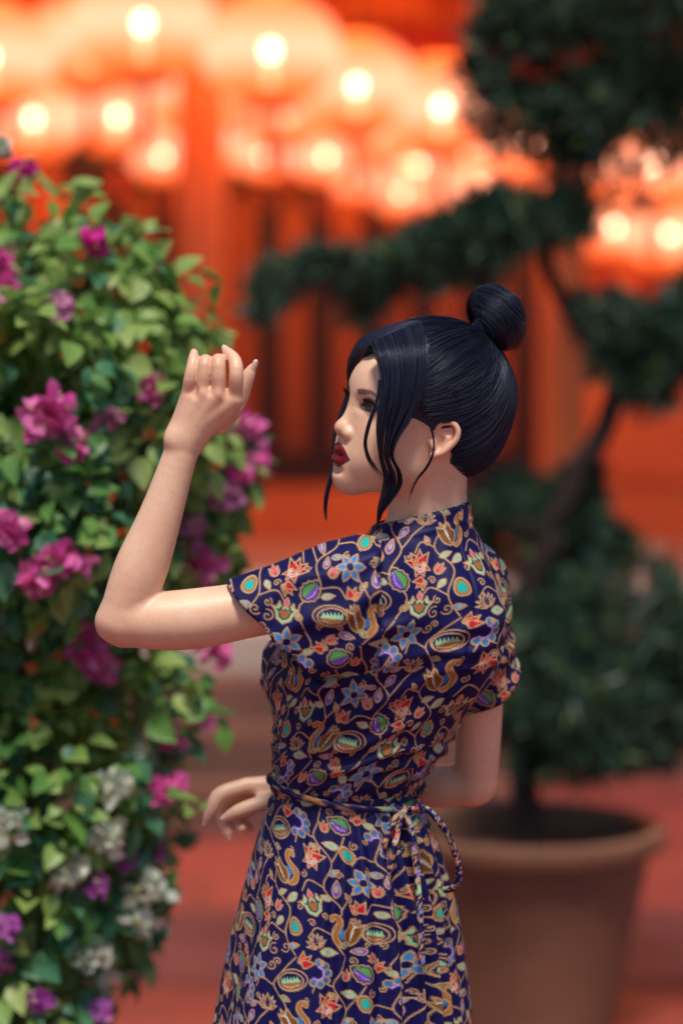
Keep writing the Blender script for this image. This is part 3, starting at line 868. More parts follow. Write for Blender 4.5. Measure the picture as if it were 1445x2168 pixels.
# ------------------------------------------------------------------ head and neck (head-local metres: forward, left, up)
fh = Field((-.105, -.098, -.215), (.122, .098, .135), 0.00125)
c_ = lambda *a: np.array(a) * CM
def E(c, r, k=0.0, mode='add', R=None): fh.ell(c_(*c), c_(*r), k * CM, mode, R)
def C(a, b, ra, rb, k=0.0, mode='add'): fh.cone(c_(*a), c_(*b), ra * CM, rb * CM, k * CM, mode)
E((-.4, 0, 4.3), (9.1, 7.0, 8.2))
E((3.0, 0, -1.2), (5.9, 5.7, 6.6), 2.5)
E((6.6, 0, 4.6), (2.6, 4.6, 3.2), 2.0)                                         # forehead
nb = toH(P(905, 1085, 2.985)); nb2 = toH(P(893, 1175, 2.985))
nt_ = np.array([-.020, 0, -.015])
fh.cone(nt_, nb, .055, .0465, .02)
fh.cone(nb, nb2, .0465, .047, .01)
for s in (-1, 1):
    C((6.4, s * 1.2, -6.9), (1.6, s * 4.4, -3.8), 1.3, 1.5, 2.6)              # jaw
    E((5.2, s * 3.9, -1.2), (2.4, 2.0, 2.3), 2.0)                              # cheekbone
    E((5.6, s * 2.9, -3.9), (2.4, 2.0, 2.6), 1.8)                              # cheek
E((6.75, 0, -7.2), (1.7, 1.8, 1.55), 1.5)                                      # chin
E((6.9, 0, -4.5), (1.9, 2.6, 2.5), 1.5)                                        # muzzle
for s in (-1, 1):
    E((9.6, s * 2.9, 2.3), (1.55, 1.7, .95), 1.1, 'sub')                       # sockets
    E((6.95, s * 3.05, 2.15), (1.32, 1.5, 1.25), .35)                          # lids
    C((7.9, s * 1.4, 3.35), (7.2, s * 4.3, 3.75), .55, .4, 1.0)                # brow bone
C((7.85, 0, 2.7), (9.15, 0, -.75), .62, .78, 1.0)                              # nose bridge
E((9.30, 0, -1.30), (1.02, 1.12, .92), .6)                                     # tip
for s in (-1, 1):
    E((8.62, s * 1.18, -1.72), (.98, .78, .76), .5)                            # wings
    E((8.95, s * .66, -2.48), (.5, .36, .36), .15, 'sub')                      # nostrils
C((8.55, 0, -2.2), (8.55, 0, -3.2), .5, .6, .6)                                # philtrum
E((9.4, 0, -2.8), (.45, .28, .6), .3, 'sub')
# lips
for s in (-1, 1):
    C((8.90, s * .62, -3.70), (7.45, s * 2.55, -4.62), .56, .18, .4)
    C((8.72, s * .55, -5.15), (7.4, s * 2.5, -4.68), .68, .20, .4)
E((9.15, 0, -3.95), (.5, .4, .42), .35)
for s in (-1, 1):
    C((9.65, 0, -4.44), (7.7, s * 2.5, -4.64), .16, .03, .2, 'sub')          # parting of the lips
E((8.95, 0, -6.35), (.7, 1.8, .45), .6, 'sub')                                   # fold under the lip
for s in (-1, 1):
    Re = [[1, 0, 0], [0, 1, 0], [0, 0, 1]]
    E((8.3, s * 3.1, 2.08), (.75, 1.22, .40), .12, 'sub')                      # eye opening
    # ear
    ea = [(.2, 1.4), (.5, 2.6), (-.2, 3.5), (-1.3, 3.7), (-2.1, 2.9), (-2.2, 1.6), (-1.7, .2), (-1.0, -1.1), (-.3, -1.7)]
    pr = [6.9, 7.2, 7.5, 7.9, 8.3, 8.4, 8.2, 7.8, 7.2]
    ea = [(x_ * .86 - .1, y_ * .80 + .05) for x_, y_ in ea]; pr = [v - .45 for v in pr]
    E((-.9, s * 6.85, .75), (1.4, .42, 2.1), .5, 'add', [[.97, -s * .26, 0], [s * .26, .97, 0], [0, 0, 1]])
    E((-.4, s * 7.30, .3), (.68, .55, 1.0), .3, 'sub')
    E((-1.0, s * 7.65, 1.85), (.55, .5, .7), .3, 'sub')
    fh.chain([(c_(ea[i][0], s * pr[i], ea[i][1]), .0030) for i in range(len(ea))], .0025, .004)
    E((-.3, s * 6.75, -1.3), (.55, .38, .65), .4)                             # lobe
    C((.35, s * 6.6, .1), (.2, s * 6.9, -.4), .35, .28, .4)                     # tragus
    C((-1.25, s * 7.3, 1.1), (-.95, s * 7.15, -.5), .25, .22, .3)                # antihelix
V3, F3 = fh.mesh(); V3 = relax(V3, F3, 2, .5)
del fh

# hidden trunk and legs, feet on the ground
ft = Field((-.30, 2.72, -.01), (.32, 3.28, 1.36), 0.007)
ft.put(torso_fn(.80), (-.25, 2.8, .78), (.27, 3.2, 1.335))
ft.put(lambda X, Y, Z: np.maximum(Z - 1.335, .78 - Z) + 0 * X + 0 * Y, (-.5, 2.5, 1.33), (.5, 3.5, 1.5), 0, 'add') if False else None
cz = np.array([torso_at(np.array([.8]))[0][0], torso_at(np.array([.8]))[1][0]])
for s in (-1, 1):
    hip = np.array([cz[0], cz[1], .86]) + BL * .045 * s
    kn = np.array([cz[0], cz[1], .46]) + BL * .075 * s + BF * .02
    an = np.array([cz[0], cz[1], .085]) + BL * .07 * s - BF * .02
    ft.chain([(hip, .055), (kn, .045), (an, .034)], .03)
    ft.chain([(an - np.array([0, 0, .045]), .034), (an + BF * .14 + np.array([0, 0, -.06]), .022)], .02)
ft.F[:, :, ft.ax[2] > 1.335] = 1.0
V4, F4 = ft.mesh()
V4[:, 2] = np.maximum(V4[:, 2], 0.0)
del ft

# ---- colours of the skin (make-up and lip colour are the person's own)
SK = np.array([.80, .51, .35])
def skincol(V, seed):
    n1 = vnoise(V * 28, seed)[:, None]; n2 = vnoise(V * 140, seed + 1)[:, None]
    n3 = vnoise(V * 420, seed + 2)[:, None]; n4 = np.maximum(vnoise(V * 260 + 7, seed + 3)[:, None] - .72, 0)
    return SK * (1 + .08 * n1 * np.array([.5, 1, 1.2]) + .05 * n2 * np.array([.6, 1, 1]) + .035 * n3 - .7 * n4 * np.array([.6, 1, 1.1]))
c1 = skincol(V1, 1); c2 = skincol(V2, 2); c4 = skincol(V4, 4)
for (V, c, tips) in ((V1, c1, [fing[k][-1][0] for k in 'pi'] + [fing['t'][-1][0]]), (V2, c2, [q(438, 1737, 3.103), q(480, 1730, 3.084), q(483, 1766, 3.122)])):
    for t, rr1, ww1 in (([(p_, .022, .30) for p_ in list(KN.values())] + [(fing[k][2][0], .016, .3) for k in 'rm'] + [(q(225, 1335), .045, .30), (q(350, 1255), .02, .15)]) if V is V1 else [(p_, .02, .3) for p_ in KR.values()] + [(q(1030, 1685, 3.11), .045, .3)]):
        m = np.exp(-(np.linalg.norm(V - t, axis=1) / rr1) ** 2)[:, None] * ww1
        c[:] = c * (1 - m) + m * np.array([.66, .30, .20])
    for t in tips:
        d = np.linalg.norm(V - t, axis=1)
        m = sstep(.013, .004, d)[:, None]
        c[:] = c * (1 - .5 * m) + .5 * m * np.array([.80, .46, .40])
c3 = skincol(V3 + 3.0, 3)
h3 = V3 / CM
f_, l_, u_ = h3[:, 0], np.abs(h3[:, 1]), h3[:, 2]
def blend(c, m, col):
    m = np.clip(m, 0, 1)[:, None]
    return c * (1 - m) + m * np.array(col)
# lips: between an upper and a lower contour
ul = np.interp(l_, [0, .4, .9, 1.8, 2.7], [-3.22, -3.00, -3.18, -3.88, -4.60])
ll = np.interp(l_, [0, .9, 1.8, 2.7], [-6.10, -5.95, -5.40, -4.68])
lip = sstep(-.06, .06, ul - u_) * sstep(-.06, .06, u_ - ll) * (f_ > 6.6) * (l_ < 2.75)
c3 = blend(c3, .28 * np.exp(-((l_ - 4.2) / 1.8) ** 2 - ((u_ + .9) / 1.6) ** 2) * (f_ > 2), (.62, .24, .16))
c3 = blend(c3, .35 * np.exp(-((f_ - 9.8) / 1.2) ** 2 - (l_ / 1.6) ** 2 - ((u_ + 1.4) / 1.2) ** 2), (.68, .30, .20))
c3 = blend(c3, .40 * (l_ > 6.9) * (np.abs(f_ + .8) < 2.6), (.70, .30, .20))
c3 = blend(c3, lip, (.17, .003, .010))
gap = lip * np.exp(-((u_ + 4.46 + .03 * l_) / .14) ** 2) * (f_ < 9.2)
c3 = blend(c3, .7 * gap, (.03, .0, .0))
# shadow and liner round the eyes, brows
ed = np.sqrt(((l_ - 3.1) / 1.35) ** 2 + ((u_ - 2.12 - .10 * (l_ - 3.1)) / .52) ** 2)
c3 = blend(c3, .75 * np.exp(-np.maximum(ed - 1, 0) / .6) * (u_ > 1.6) * (f_ > 5), (.20, .085, .05))
c3 = blend(c3, .95 * np.exp(-((ed - 1.02) / .30) ** 2) * (u_ > 1.95) * (f_ > 5), (.012, .008, .008))
c3 = blend(c3, .85 * np.exp(-((ed - 1.0) / .22) ** 2) * (u_ <= 1.95) * (f_ > 5), (.03, .016, .014))
bt = np.clip((l_ - 1.5) / 3.2, 0, 1)
bc = 3.55 + .65 * bt - .55 * np.maximum(bt - .65, 0) / .35
bw = np.interp(bt, [0, .3, .8, 1], [.34, .36, .22, .06])
brow = sstep(1.15, .75, np.abs(u_ - bc) / bw) * (l_ > 1.35) * (l_ < 4.75) * (f_ > 5)
c3 = blend(c3, .88 * brow * (.85 + .15 * vnoise(h3 * 9, 5)), (.030, .017, .013))
# scalp shadow of the hair roots
V3w = toW(V3)

Vb = np.concatenate([V1, V2, V3w, V4]); o1 = len(V1); o2 = o1 + len(V2); o3 = o2 + len(V3)
Fb = np.concatenate([F1, F2 + o1, F3 + o2, F4 + o3])
cb = np.concatenate([c1, c2, c3, c4])
rough = np.concatenate([np.zeros(o2), lip, np.zeros(len(V4))])

skin, nt, b = new_mat('skin')
at = nt.nodes.new('ShaderNodeAttribute'); at.attribute_name = 'col'
nt.links.new(at.outputs['Color'], b.inputs['Base Color'])
b.inputs['Roughness'].default_value = .46
b.inputs['Specular IOR Level'].default_value = .5
b.inputs['Subsurface Weight'].default_value = .12
b.inputs['Subsurface Radius'].default_value = (1.0, .35, .18)
b.inputs['Subsurface Scale'].default_value = .009
tc = nt.nodes.new('ShaderNodeTexCoord')
nz = nt.nodes.new('ShaderNodeTexNoise'); nz.inputs['Scale'].default_value = 650; nz.inputs['Detail'].default_value = 3
nt.links.new(tc.outputs['Object'], nz.inputs['Vector'])
bp = nt.nodes.new('ShaderNodeBump'); bp.inputs['Strength'].default_value = .28; bp.inputs['Distance'].default_value = .001
nt.links.new(nz.outputs['Fac'], bp.inputs['Height']); nt.links.new(bp.outputs['Normal'], b.inputs['Normal'])
lipm = nt.nodes.new('ShaderNodeAttribute'); lipm.attribute_name = 'gloss'
rr = nt.nodes.new('ShaderNodeMapRange'); rr.inputs['To Min'].default_value = .40; rr.inputs['To Max'].default_value = .27
nt.links.new(lipm.outputs['Fac'], rr.inputs['Value']); nt.links.new(rr.outputs['Result'], b.inputs['Roughness'])

PERSON_LOC = np.array([cz[0], cz[1], 0.0])
person = empty('person', PERSON_LOC)
tag(person, 'woman in navy floral dress seen from behind, hair in a bun, one hand raised', 'person')
def pm(name, V, F, mats, colors=None, parent=None, smooth=True):
    me = np_mesh(name, np.asarray(V) - PERSON_LOC, F, mats, smooth, colors)
    return link(name, me, parent or person)
body = pm('body', Vb, Fb, skin, cb)
ga = body.data.attributes.new('gloss', 'FLOAT', 'POINT'); ga.data.foreach_set('value', rough.astype(np.float32))

# nails
nailm = pmat('nail', (.80, .52, .46), .18, .05, 40)
for (a_, b_, r_, side) in ((fing['p'][2][0], fing['p'][3][0], .0042, (-.5, .6, .3)), (fing['i'][2][0], fing['i'][3][0], .0044, (-.4, .2, .9)), (fing['t'][3][0], fing['t'][4][0], .0046, (.55, -.75, .1)), (q(509, 1716, 3.080), q(478, 1731, 3.084), .0048, (-.1, -.9, .45)), (q(449, 1713, 3.098), q(437, 1739, 3.103), .0044, (-.8, -.5, .0)), (q(473, 1735, 3.128), q(484, 1768, 3.122), .0042, (-.4, -.8, -.2))):
    ax_n = unit(b_ - a_); nn_ = np.array(side, float); nn_ = unit(nn_ - ax_n * (nn_ @ ax_n)); sd_n = np.cross(ax_n, nn_)
    uu = np.linspace(-1, 1, 9); vv = np.linspace(0, 1, 9); NV = []
    for v_ in vv:
        wv_ = r_ * (1 - .12 * v_) * (1 if v_ < .75 else math.sqrt(max(.02, 1 - ((v_ - .75) / .25) ** 2)))
        for u_n in uu:
            NV.append(b_ + ax_n * (-.0075 + .0145 * v_) + sd_n * wv_ * u_n * .95 + nn_ * (r_ * 1.22 * (1 - .42 * u_n ** 2) - .0016 * v_ * v_))
    i = np.arange(8)[:, None] * 9; j = np.arange(8)[None]
    pm('nail', np.array(NV), np.stack([i + j, i + j + 1, i + 9 + j + 1, i + 9 + j], -1).reshape(-1, 4), nailm)
# eyes and lashes
eyem, nt, b = new_mat('eye')
at = nt.nodes.new('ShaderNodeAttribute'); at.attribute_name = 'col'
nt.links.new(at.outputs['Color'], b.inputs['Base Color']); b.inputs['Roughness'].default_value = .08
lashm = pmat('lash', (.006, .005, .005), .5, .1)
for s in (-1, 1):
    n, m_ = 40, 40
    th = np.linspace(.001, math.pi - .001, n); ph = np.arange(m_) * 2 * math.pi / m_
    D = np.stack([np.cos(th)[:, None] * np.ones(m_), np.sin(th)[:, None] * np.cos(ph), np.sin(th)[:, None] * np.sin(ph)], -1).reshape(-1, 3)
    ang = np.arccos(np.clip(D[:, 0], -1, 1))
    cc = np.tile(np.array([.34, .30, .28]), (len(D), 1))
    cc[ang < .52] = (.035, .016, .008); cc[ang < .22] = (.003, .003, .003); cc[(ang > .47) & (ang < .54)] = (.01, .006, .005)
    Vv = toW(c_(6.92, s * 3.05, 2.1) + D * 1.22 * CM)
    i = np.arange(n - 1)[:, None] * m_; j = np.arange(m_)[None]; j2 = (j + 1) % m_
    Fe = np.stack([i + j, i + m_ + j, i + m_ + j2, i + j2], -1).reshape(-1, 4)
    pm('eye', Vv, Fe, eyem, cc)
    paths, rad = [], []
    for t in np.linspace(-1, 1, 46):
        l0 = 3.1 + 1.28 * t; u0 = 2.16 + .40 * math.sqrt(max(0, 1 - t * t)) + .10 * (l0 - 3.1)
        f0 = 6.95 + 1.30 * math.sqrt(max(.05, 1 - ((l0 - 3.05) / 1.6) ** 2 - ((u0 - 2.15) / 1.4) ** 2))
        ln = .75 + .35 * max(t, 0) + rng.uniform(-.1, .1)
        a = np.linspace(0, 1, 6)
        paths.append(np.stack([f0 + ln * (.95 * a - .25 * a ** 2), s * (l0 + ln * .55 * t * a), u0 + ln * (.05 * a + .65 * a ** 2)], 1))
        rad.append(.09 * (1 - .8 * a))
    Vl, Fl = strands_mesh(np.array(paths) * CM, np.array(rad) * CM, 3)
    pm('eyelash', toW(Vl), Fl, lashm)
# ------------------------------------------------------------------ printed cotton: one repeat of the batik drawn into an array (0.3 mm cells)
PW, PH, PR = 19.0, 17.0, 1 / .03
TXN, TYN = int(PW * PR), int(PH * PR)
NAVY = np.array([.0042, .0034, .066]); TAN = np.array([.60, .36, .18]); RED = np.array([.50, .012, .03]); BRN = np.array([.33, .14, .035])
BLU = np.array([.045, .24, .56]); MINT = np.array([.30, .58, .34]); PUR = np.array([.17, .06, .46]); TEAL = np.array([.01, .42, .36])
GRN = np.array([.05, .23, .07]); WHT = np.array([.78, .72, .66]); PINK = np.array([.66, .10, .20])
tile = np.tile(NAVY, (TYN, TXN, 1))
def _win(p, m):
    lo = np.floor((p.min(0) - m) * PR).astype(int); hi = np.ceil((p.max(0) + m) * PR).astype(int)
    xi = np.arange(lo[0], hi[0] + 1); yi = np.arange(lo[1], hi[1] + 1)
    X, Y = np.meshgrid((xi + .5) / PR, (yi + .5) / PR)
    return X, Y, np.ix_(yi % TYN, xi % TXN)
def fillp(p, col):
    p = np.asarray(p, float); X, Y, ix = _win(p, .05)
    ins = np.zeros(X.shape, bool); r = np.roll(p, -1, 0)
    for (x1, y1), (x2, y2) in zip(p, r):
        if y1 == y2: continue
        ins ^= ((y1 > Y) != (y2 > Y)) & (X < (x2 - x1) * (Y - y1) / (y2 - y1) + x1)
    t = tile[ix]; t[ins] = col; tile[ix] = t
def stroke(p, wd=.19, col=TAN, bead=.20, close=False):
    p = np.asarray(p, float)
    if close: p = np.vstack([p, p[:1]])
    X, Y, ix = _win(p, wd)
    best = np.full(X.shape, 9.0); arc = np.zeros(X.shape); L = 0
    for a, b_ in zip(p[:-1], p[1:]):
        d = b_ - a; l = math.hypot(*d) + 1e-9
        t = np.clip(((X - a[0]) * d[0] + (Y - a[1]) * d[1]) / l ** 2, 0, 1)
        q_ = np.hypot(X - a[0] - t * d[0], Y - a[1] - t * d[1])
        m = q_ < best; best[m] = q_[m]; arc[m] = (L + t * l)[m]; L += l
    k = best < wd / 2
    bd = (.62 + .5 * (.5 + .5 * np.cos(2 * np.pi * arc / bead)) * np.clip(1.25 - best / (wd / 2), 0, 1)) if bead else np.ones_like(arc)
    t = tile[ix]; t[k] = (np.asarray(col) * bd[..., None])[k]; tile[ix] = np.minimum(t, 1)
def dots(p, n, r, col):
    p = np.asarray(p, float); s = spline(np.c_[p, np.zeros(len(p))], n)[:, :2]
    for c in s: fillp(c + r * np.array([(math.cos(a), math.sin(a)) for a in np.linspace(0, 6.28, 9)[:-1]]), col)
def tf(p, c, ang=0.0, s=1.0, mir=1):
    p = np.asarray(p, float) * s * np.array([mir, 1]); a = math.radians(ang)
    return np.asarray(c) + p @ np.array([[math.cos(a), math.sin(a)], [-math.sin(a), math.cos(a)]])
def petal(n=14, w=.5, tip=.6):
    t = np.linspace(0, 1, n); h = w * np.sin(np.pi * t ** tip) * (1 - .15 * t)
    return np.vstack([np.c_[t, h], np.c_[t, -h][::-1]])
def leaf(c, ang, L, w, col, inner=None, wd=.155):
    P_ = petal(14, w / L, .8) * L
    fillp(tf(P_, c, ang), col); stroke(tf(P_, c, ang), wd, TAN, .2, True)
    if inner is not None: fillp(tf(P_ * .5 + np.array([.27 * L, 0]), c, ang), inner)
def curl(c, ang, s, mir=1, turns=1.3, wd=.155):
    t = np.linspace(0, 1, 26); a = t * turns * 2 * np.pi; r = (1 - t) * s + .12 * s
    stroke(tf(np.c_[r * np.cos(a) - 1.12 * s, r * np.sin(a)], c, ang, 1, mir), wd)
def vine(pts, wd=.155): stroke(spline(np.c_[np.asarray(pts, float), np.zeros(len(pts))], 8 * len(pts))[:, :2], wd)
def fan(c, ang, R, n, spread, col, hole=None):
    for i in range(n):
        a = ang + spread * ((i + .5) / n - .5)
        P_ = petal(12, .30 * min(1.3, spread / n / 34), .45) * R
        fillp(tf(P_, c, a), col); stroke(tf(P_, c, a), .16, TAN, .2, True)
        if hole is not None: fillp(tf(petal(10, .22, .5) * R * .3 + np.array([.55 * R, 0]), c, a), hole)
def red_flower(c, ang):
    fan(c, ang, 1.75, 4, 150, RED, NAVY); fan(c, ang + 180, 1.35, 3, 130, RED)
    for k_ in (.45, .75): stroke(tf([(k_ * math.cos(a), .8 * k_ * math.sin(a)) for a in np.linspace(-1.6, 1.6, 12)], c, ang + 180), .14, WHT, .2)
def blue_flower(c, ang):
    for i in range(6): leaf(np.asarray(c) + .35 * np.array([math.cos(math.radians(ang + 60 * i)), math.sin(math.radians(ang + 60 * i))]), ang + 60 * i, 1.35, .42, BLU, None, .17)
    fillp(tf([(.42 * math.cos(a), .42 * math.sin(a)) for a in np.linspace(0, 6.28, 14)], c), NAVY)
def pod(c, ang):
    e = np.array([(1.55 * math.cos(a), 1.0 * math.sin(a)) for a in np.linspace(0, 2 * np.pi, 29)[:-1]])
    stroke(tf(e * 1.22 + np.array([-.15, .12]), c, ang), .16, TAN, .2, True)
    fillp(tf(e * .92, c, ang), NAVY); fillp(tf(e[14:] * .85, c, ang), BRN)
    z = [(-1.25, -.15)] + [(-1.1 + .2 * i, .55 if i % 2 else .05) for i in range(12)] + [(1.25, -.15)]
    fillp(tf(z, c, ang), MINT); stroke(tf(e, c, ang), .16, TAN, .2, True)
    dots(tf([(-1, -.45), (0, -.7), (1, -.45)], c, ang), 9, .07, WHT)
def swan(c, ang, mir=1):
    body_ = [(0, -1.4), (.8, -1.2), (1.5, -.5), (2.2, .5), (1.7, .35), (2.0, 1.1), (1.3, .7), (1.1, 1.3), (.5, .6), (-.1, .3), (-.4, -.6)]
    body_ = spline(np.c_[np.array(body_ + [body_[0]]), np.zeros(len(body_) + 1)], 50)[:, :2]
    fillp(tf(body_, c, ang, 1, mir), BRN * .55); stroke(tf(body_, c, ang, 1, mir), .16, TAN, .2, True)
    for k_ in range(4): dots(tf([(.1 + .22 * k_, -1.0 + .25 * k_), (.7 + .22 * k_, -.1 + .2 * k_), (1.2 + .16 * k_, .6 - .1 * k_)], c, ang, 1, mir), 9, .065, WHT)
    nk = [(-.2, -1.2), (-.9, -.7), (-1.0, .2), (-.3, .9), (.1, 1.7), (-.3, 2.5), (-1.1, 2.5), (-1.2, 1.9), (-.8, 1.9), (-.6, 2.1), (-.5, 1.6), (-1.0, 1.0), (-1.6, .3), (-1.5, -.8), (-.8, -1.4)]
    nk = spline(np.c_[np.array(nk + [nk[0]]), np.zeros(len(nk) + 1)], 60)[:, :2]
    fillp(tf(nk, c, ang, 1, mir), BRN * 1.1); stroke(tf(nk, c, ang, 1, mir), .15, TAN, .2, True)
    fillp(tf([(-.6, -.7), (-.9, .1), (-.4, .9), (-.1, .5), (-.45, -.1)], c, ang, 1, mir), BLU * .8)
def tulip(c, ang):
    o = [(0, -1.3), (.8, -.8), (1.0, 0), (1.5, .6), (1.0, .55), (.75, 1.2), (.35, .5), (0, .9), (-.35, .5), (-.75, 1.2), (-1.0, .55), (-1.5, .6), (-1.0, 0), (-.8, -.8)]
    o = np.array(o); fillp(tf(o, c, ang), MINT); stroke(tf(o, c, ang), .16, TAN, .2, True)
    fillp(tf(o * .68 + np.array([0, -.05]), c, ang), NAVY); fillp(tf(o * .5 + np.array([0, -.1]), c, ang), BRN)
    leaf(tf([(0, .75)], c, ang)[0], ang + 90, 1.0, .3, PINK, None, .16)
def lotus(c, ang):
    for a in (70, -70, 45, -45, 22, -22, 0):
        P_ = petal(10, .2, .7) * (1.7 - .006 * abs(a))
        fillp(tf(P_, c, ang + a), NAVY); stroke(tf(P_, c, ang + a), .14, TAN, .2, True)
        dots(tf([(.5, 0), (1.0, 0), (1.35, 0)], c, ang + a), 4, .05, WHT)
def sawleaf(c, ang):
    t = np.linspace(0, 1, 11); up = np.c_[2.9 * t, .95 * np.sin(np.pi * t ** .8) + .16 * (np.arange(11) % 2)]
    o = np.vstack([up, (up * np.array([1, -1]))[::-1]])
    fillp(tf(o, c, ang), NAVY); stroke(tf(o, c, ang), .16, TAN, .2, True)
    fillp(tf(np.vstack([up * .78 + np.array([.3, .0]), [(2.5, .02), (.3, .02)]]), c, ang), GRN * 1.4)
    fillp(tf(np.vstack([up * np.array([.78, -.78]) + np.array([.3, 0]), [(2.5, -.02), (.3, -.02)]]), c, ang), PUR)
    dots(tf([(.5, -.3), (1.3, -.45), (2.3, -.2)], c, ang), 9, .06, WHT); dots(tf([(.5, .25), (1.3, .35), (2.3, .15)], c, ang), 8, .06, BRN * 1.5)
def egg(c, ang):
    e = np.array([(1.0 * math.cos(a) + .12 * math.cos(2 * a), .78 * math.sin(a)) for a in np.linspace(0, 2 * np.pi, 25)[:-1]])
    fillp(tf(e, c, ang), BRN); stroke(tf(e, c, ang), .19, TAN, .2, True); fillp(tf(e * .62, c, ang), TEAL)
def crescent(c, ang, mir=1):
    for i in range(6):
        a = -100 + 40 * i
        p_ = np.array([1.25 * math.cos(math.radians(a)), 1.25 * math.sin(math.radians(a))])
        o = np.array([(.42 * math.cos(t) + p_[0], .42 * math.sin(t) + p_[1]) for t in np.linspace(0, 6.28, 13)[:-1]])
        fillp(tf(o, c, ang, 1, mir), BLU * .7); stroke(tf(o, c, ang, 1, mir), .15, TAN, .2, True)
    arc_ = [(.75 * math.cos(math.radians(a)), .75 * math.sin(math.radians(a))) for a in range(-110, 111, 15)]
    stroke(tf(arc_, c, ang, 1, mir), .34, PUR * 1.2, 0); stroke(tf(arc_, c, ang, 1, mir), .1, WHT, .2)
    curl(tf([(.1, .95)], c, ang, 1, mir)[0], ang + 90, .35, mir)
def pinkbud(c, ang, s=1.0):
    leaf(c, ang - 25, 1.2 * s, .3 * s, PINK, None, .15); leaf(c, ang + 25, 1.2 * s, .3 * s, PINK * .8, None, .15); leaf(c, ang, 1.4 * s, .3 * s, RED, PINK, .15)

vine([(1, 0), (2.4, 2.6), (1.6, 5.6), (3.6, 8.2), (2.6, 11.2), (4.2, 13.6), (2.8, 15.4), (1, 17)])
vine([(8.2, 0), (6.9, 2.6), (8.6, 5.2), (7.4, 8.0), (9.2, 10.6), (8.0, 13.4), (9.2, 15.4), (8.2, 17)])
vine([(14.2, 0), (15.6, 2.6), (14.2, 5.4), (15.9, 8.0), (14.4, 10.8), (15.8, 13.6), (14.8, 15.4), (14.2, 17)])
for (a, b_, c) in (((2.4, 2.6), (4.2, 3.6), (5.2, 2.8)), ((3.6, 8.2), (5.2, 8.8), (5.9, 7.6)), ((8.6, 5.2), (10.4, 5.8), (11.6, 4.8)), ((9.2, 10.6), (11, 11.2), (12, 10.4)),
                  ((15.9, 8), (17.6, 8.8), (18.6, 7.6)), ((15.6, 2.6), (17.4, 3.4), (18.4, 2.4)), ((4.2, 13.6), (5.8, 14.4), (6.6, 13.2)), ((15.8, 13.6), (17.6, 14.2), (18.4, 13)),
                  ((7.4, 8), (6.2, 9.6), (5.0, 10.8)), ((14.4, 10.8), (13, 12.4), (12.2, 13.6)), ((14.2, 5.4), (12.8, 7.0), (12.0, 8.0))):
    vine([a, b_, c])
swan((1.5, 9.6), 8); tulip((5.6, 1.5), 5); red_flower((5.3, 6.2), 70); pod((10.6, 2.4), 12); blue_flower((11.3, 8.3), 15)
sawleaf((11.2, 14.2), 35); lotus((5.1, 10.9), 95); crescent((8.6, 12.6), 150); egg((1.0, 3.4), 80); red_flower((16.7, 11.3), 120)
swan((13.9, 2.6), -15, -1); tulip((17.5, 6.0), -10); pod((1.9, 14.2), -8); crescent((17.6, 15.2), 20, -1); egg((12.3, 11.5), 60)
sawleaf((7.0, 3.4), 62); blue_flower((6.6, 15.3), 40); lotus((17.4, 1.2), 70); pinkbud((9.4, 6.6), 70); pinkbud((14.3, 14.2), 100); pinkbud((3.5, 5.2), 130); pinkbud((10.6, 16.4), 30)
for (c, a, L, cl) in (((3.0, 7.0), 160, 1.4, MINT), ((8.9, 8.9), 20, 1.4, BLU), ((7.6, 11.0), 160, 1.3, PUR), ((15.2, 6.6), 20, 1.3, MINT), ((15.0, 9.4), 160, 1.4, BLU), ((3.2, 12.4), 200, 1.2, GRN),
                     ((8.5, 14.4), 30, 1.3, MINT), ((15.5, 12.4), 20, 1.2, BRN), ((1.9, 1.2), 170, 1.3, BLU), ((7.6, 1.2), 150, 1.2, BRN), ((14.7, 1.2), 160, 1.2, GRN), ((12.9, 6.2), 60, 1.2, BRN), ((4.3, 8.5), 60, 1.1, RED)):
    leaf(c, a, L, .34, cl, WHT * .25 + MINT * .4, .17)
for (c, a, s, m) in (((4.4, 4.6), 20, .42, 1), ((7.0, 7.2), 200, .4, -1), ((10.6, 10.0), 90, .42, 1), ((13.4, 9.2), 10, .4, -1), ((0.4, 6.2), 60, .42, 1), ((17.9, 9.9), 120, .4, 1), ((12.9, 16.2), 40, .42, -1), ((4.0, 16.4), 10, .4, 1), ((9.6, .6), 90, .38, -1),
                     ((18.3, 4.2), 30, .42, 1), ((6.6, 12.2), 10, .34, 1), ((11.8, 1.0), 300, .36, 1), ((10.2, 13.1), 200, .36, -1), ((0.2, 12.4), 100, .36, 1), ((16.2, 4.4), 80, .36, -1), ((12.6, 4.4), 150, .34, 1)):
    curl(c, a, s, m, 1.3, .145)
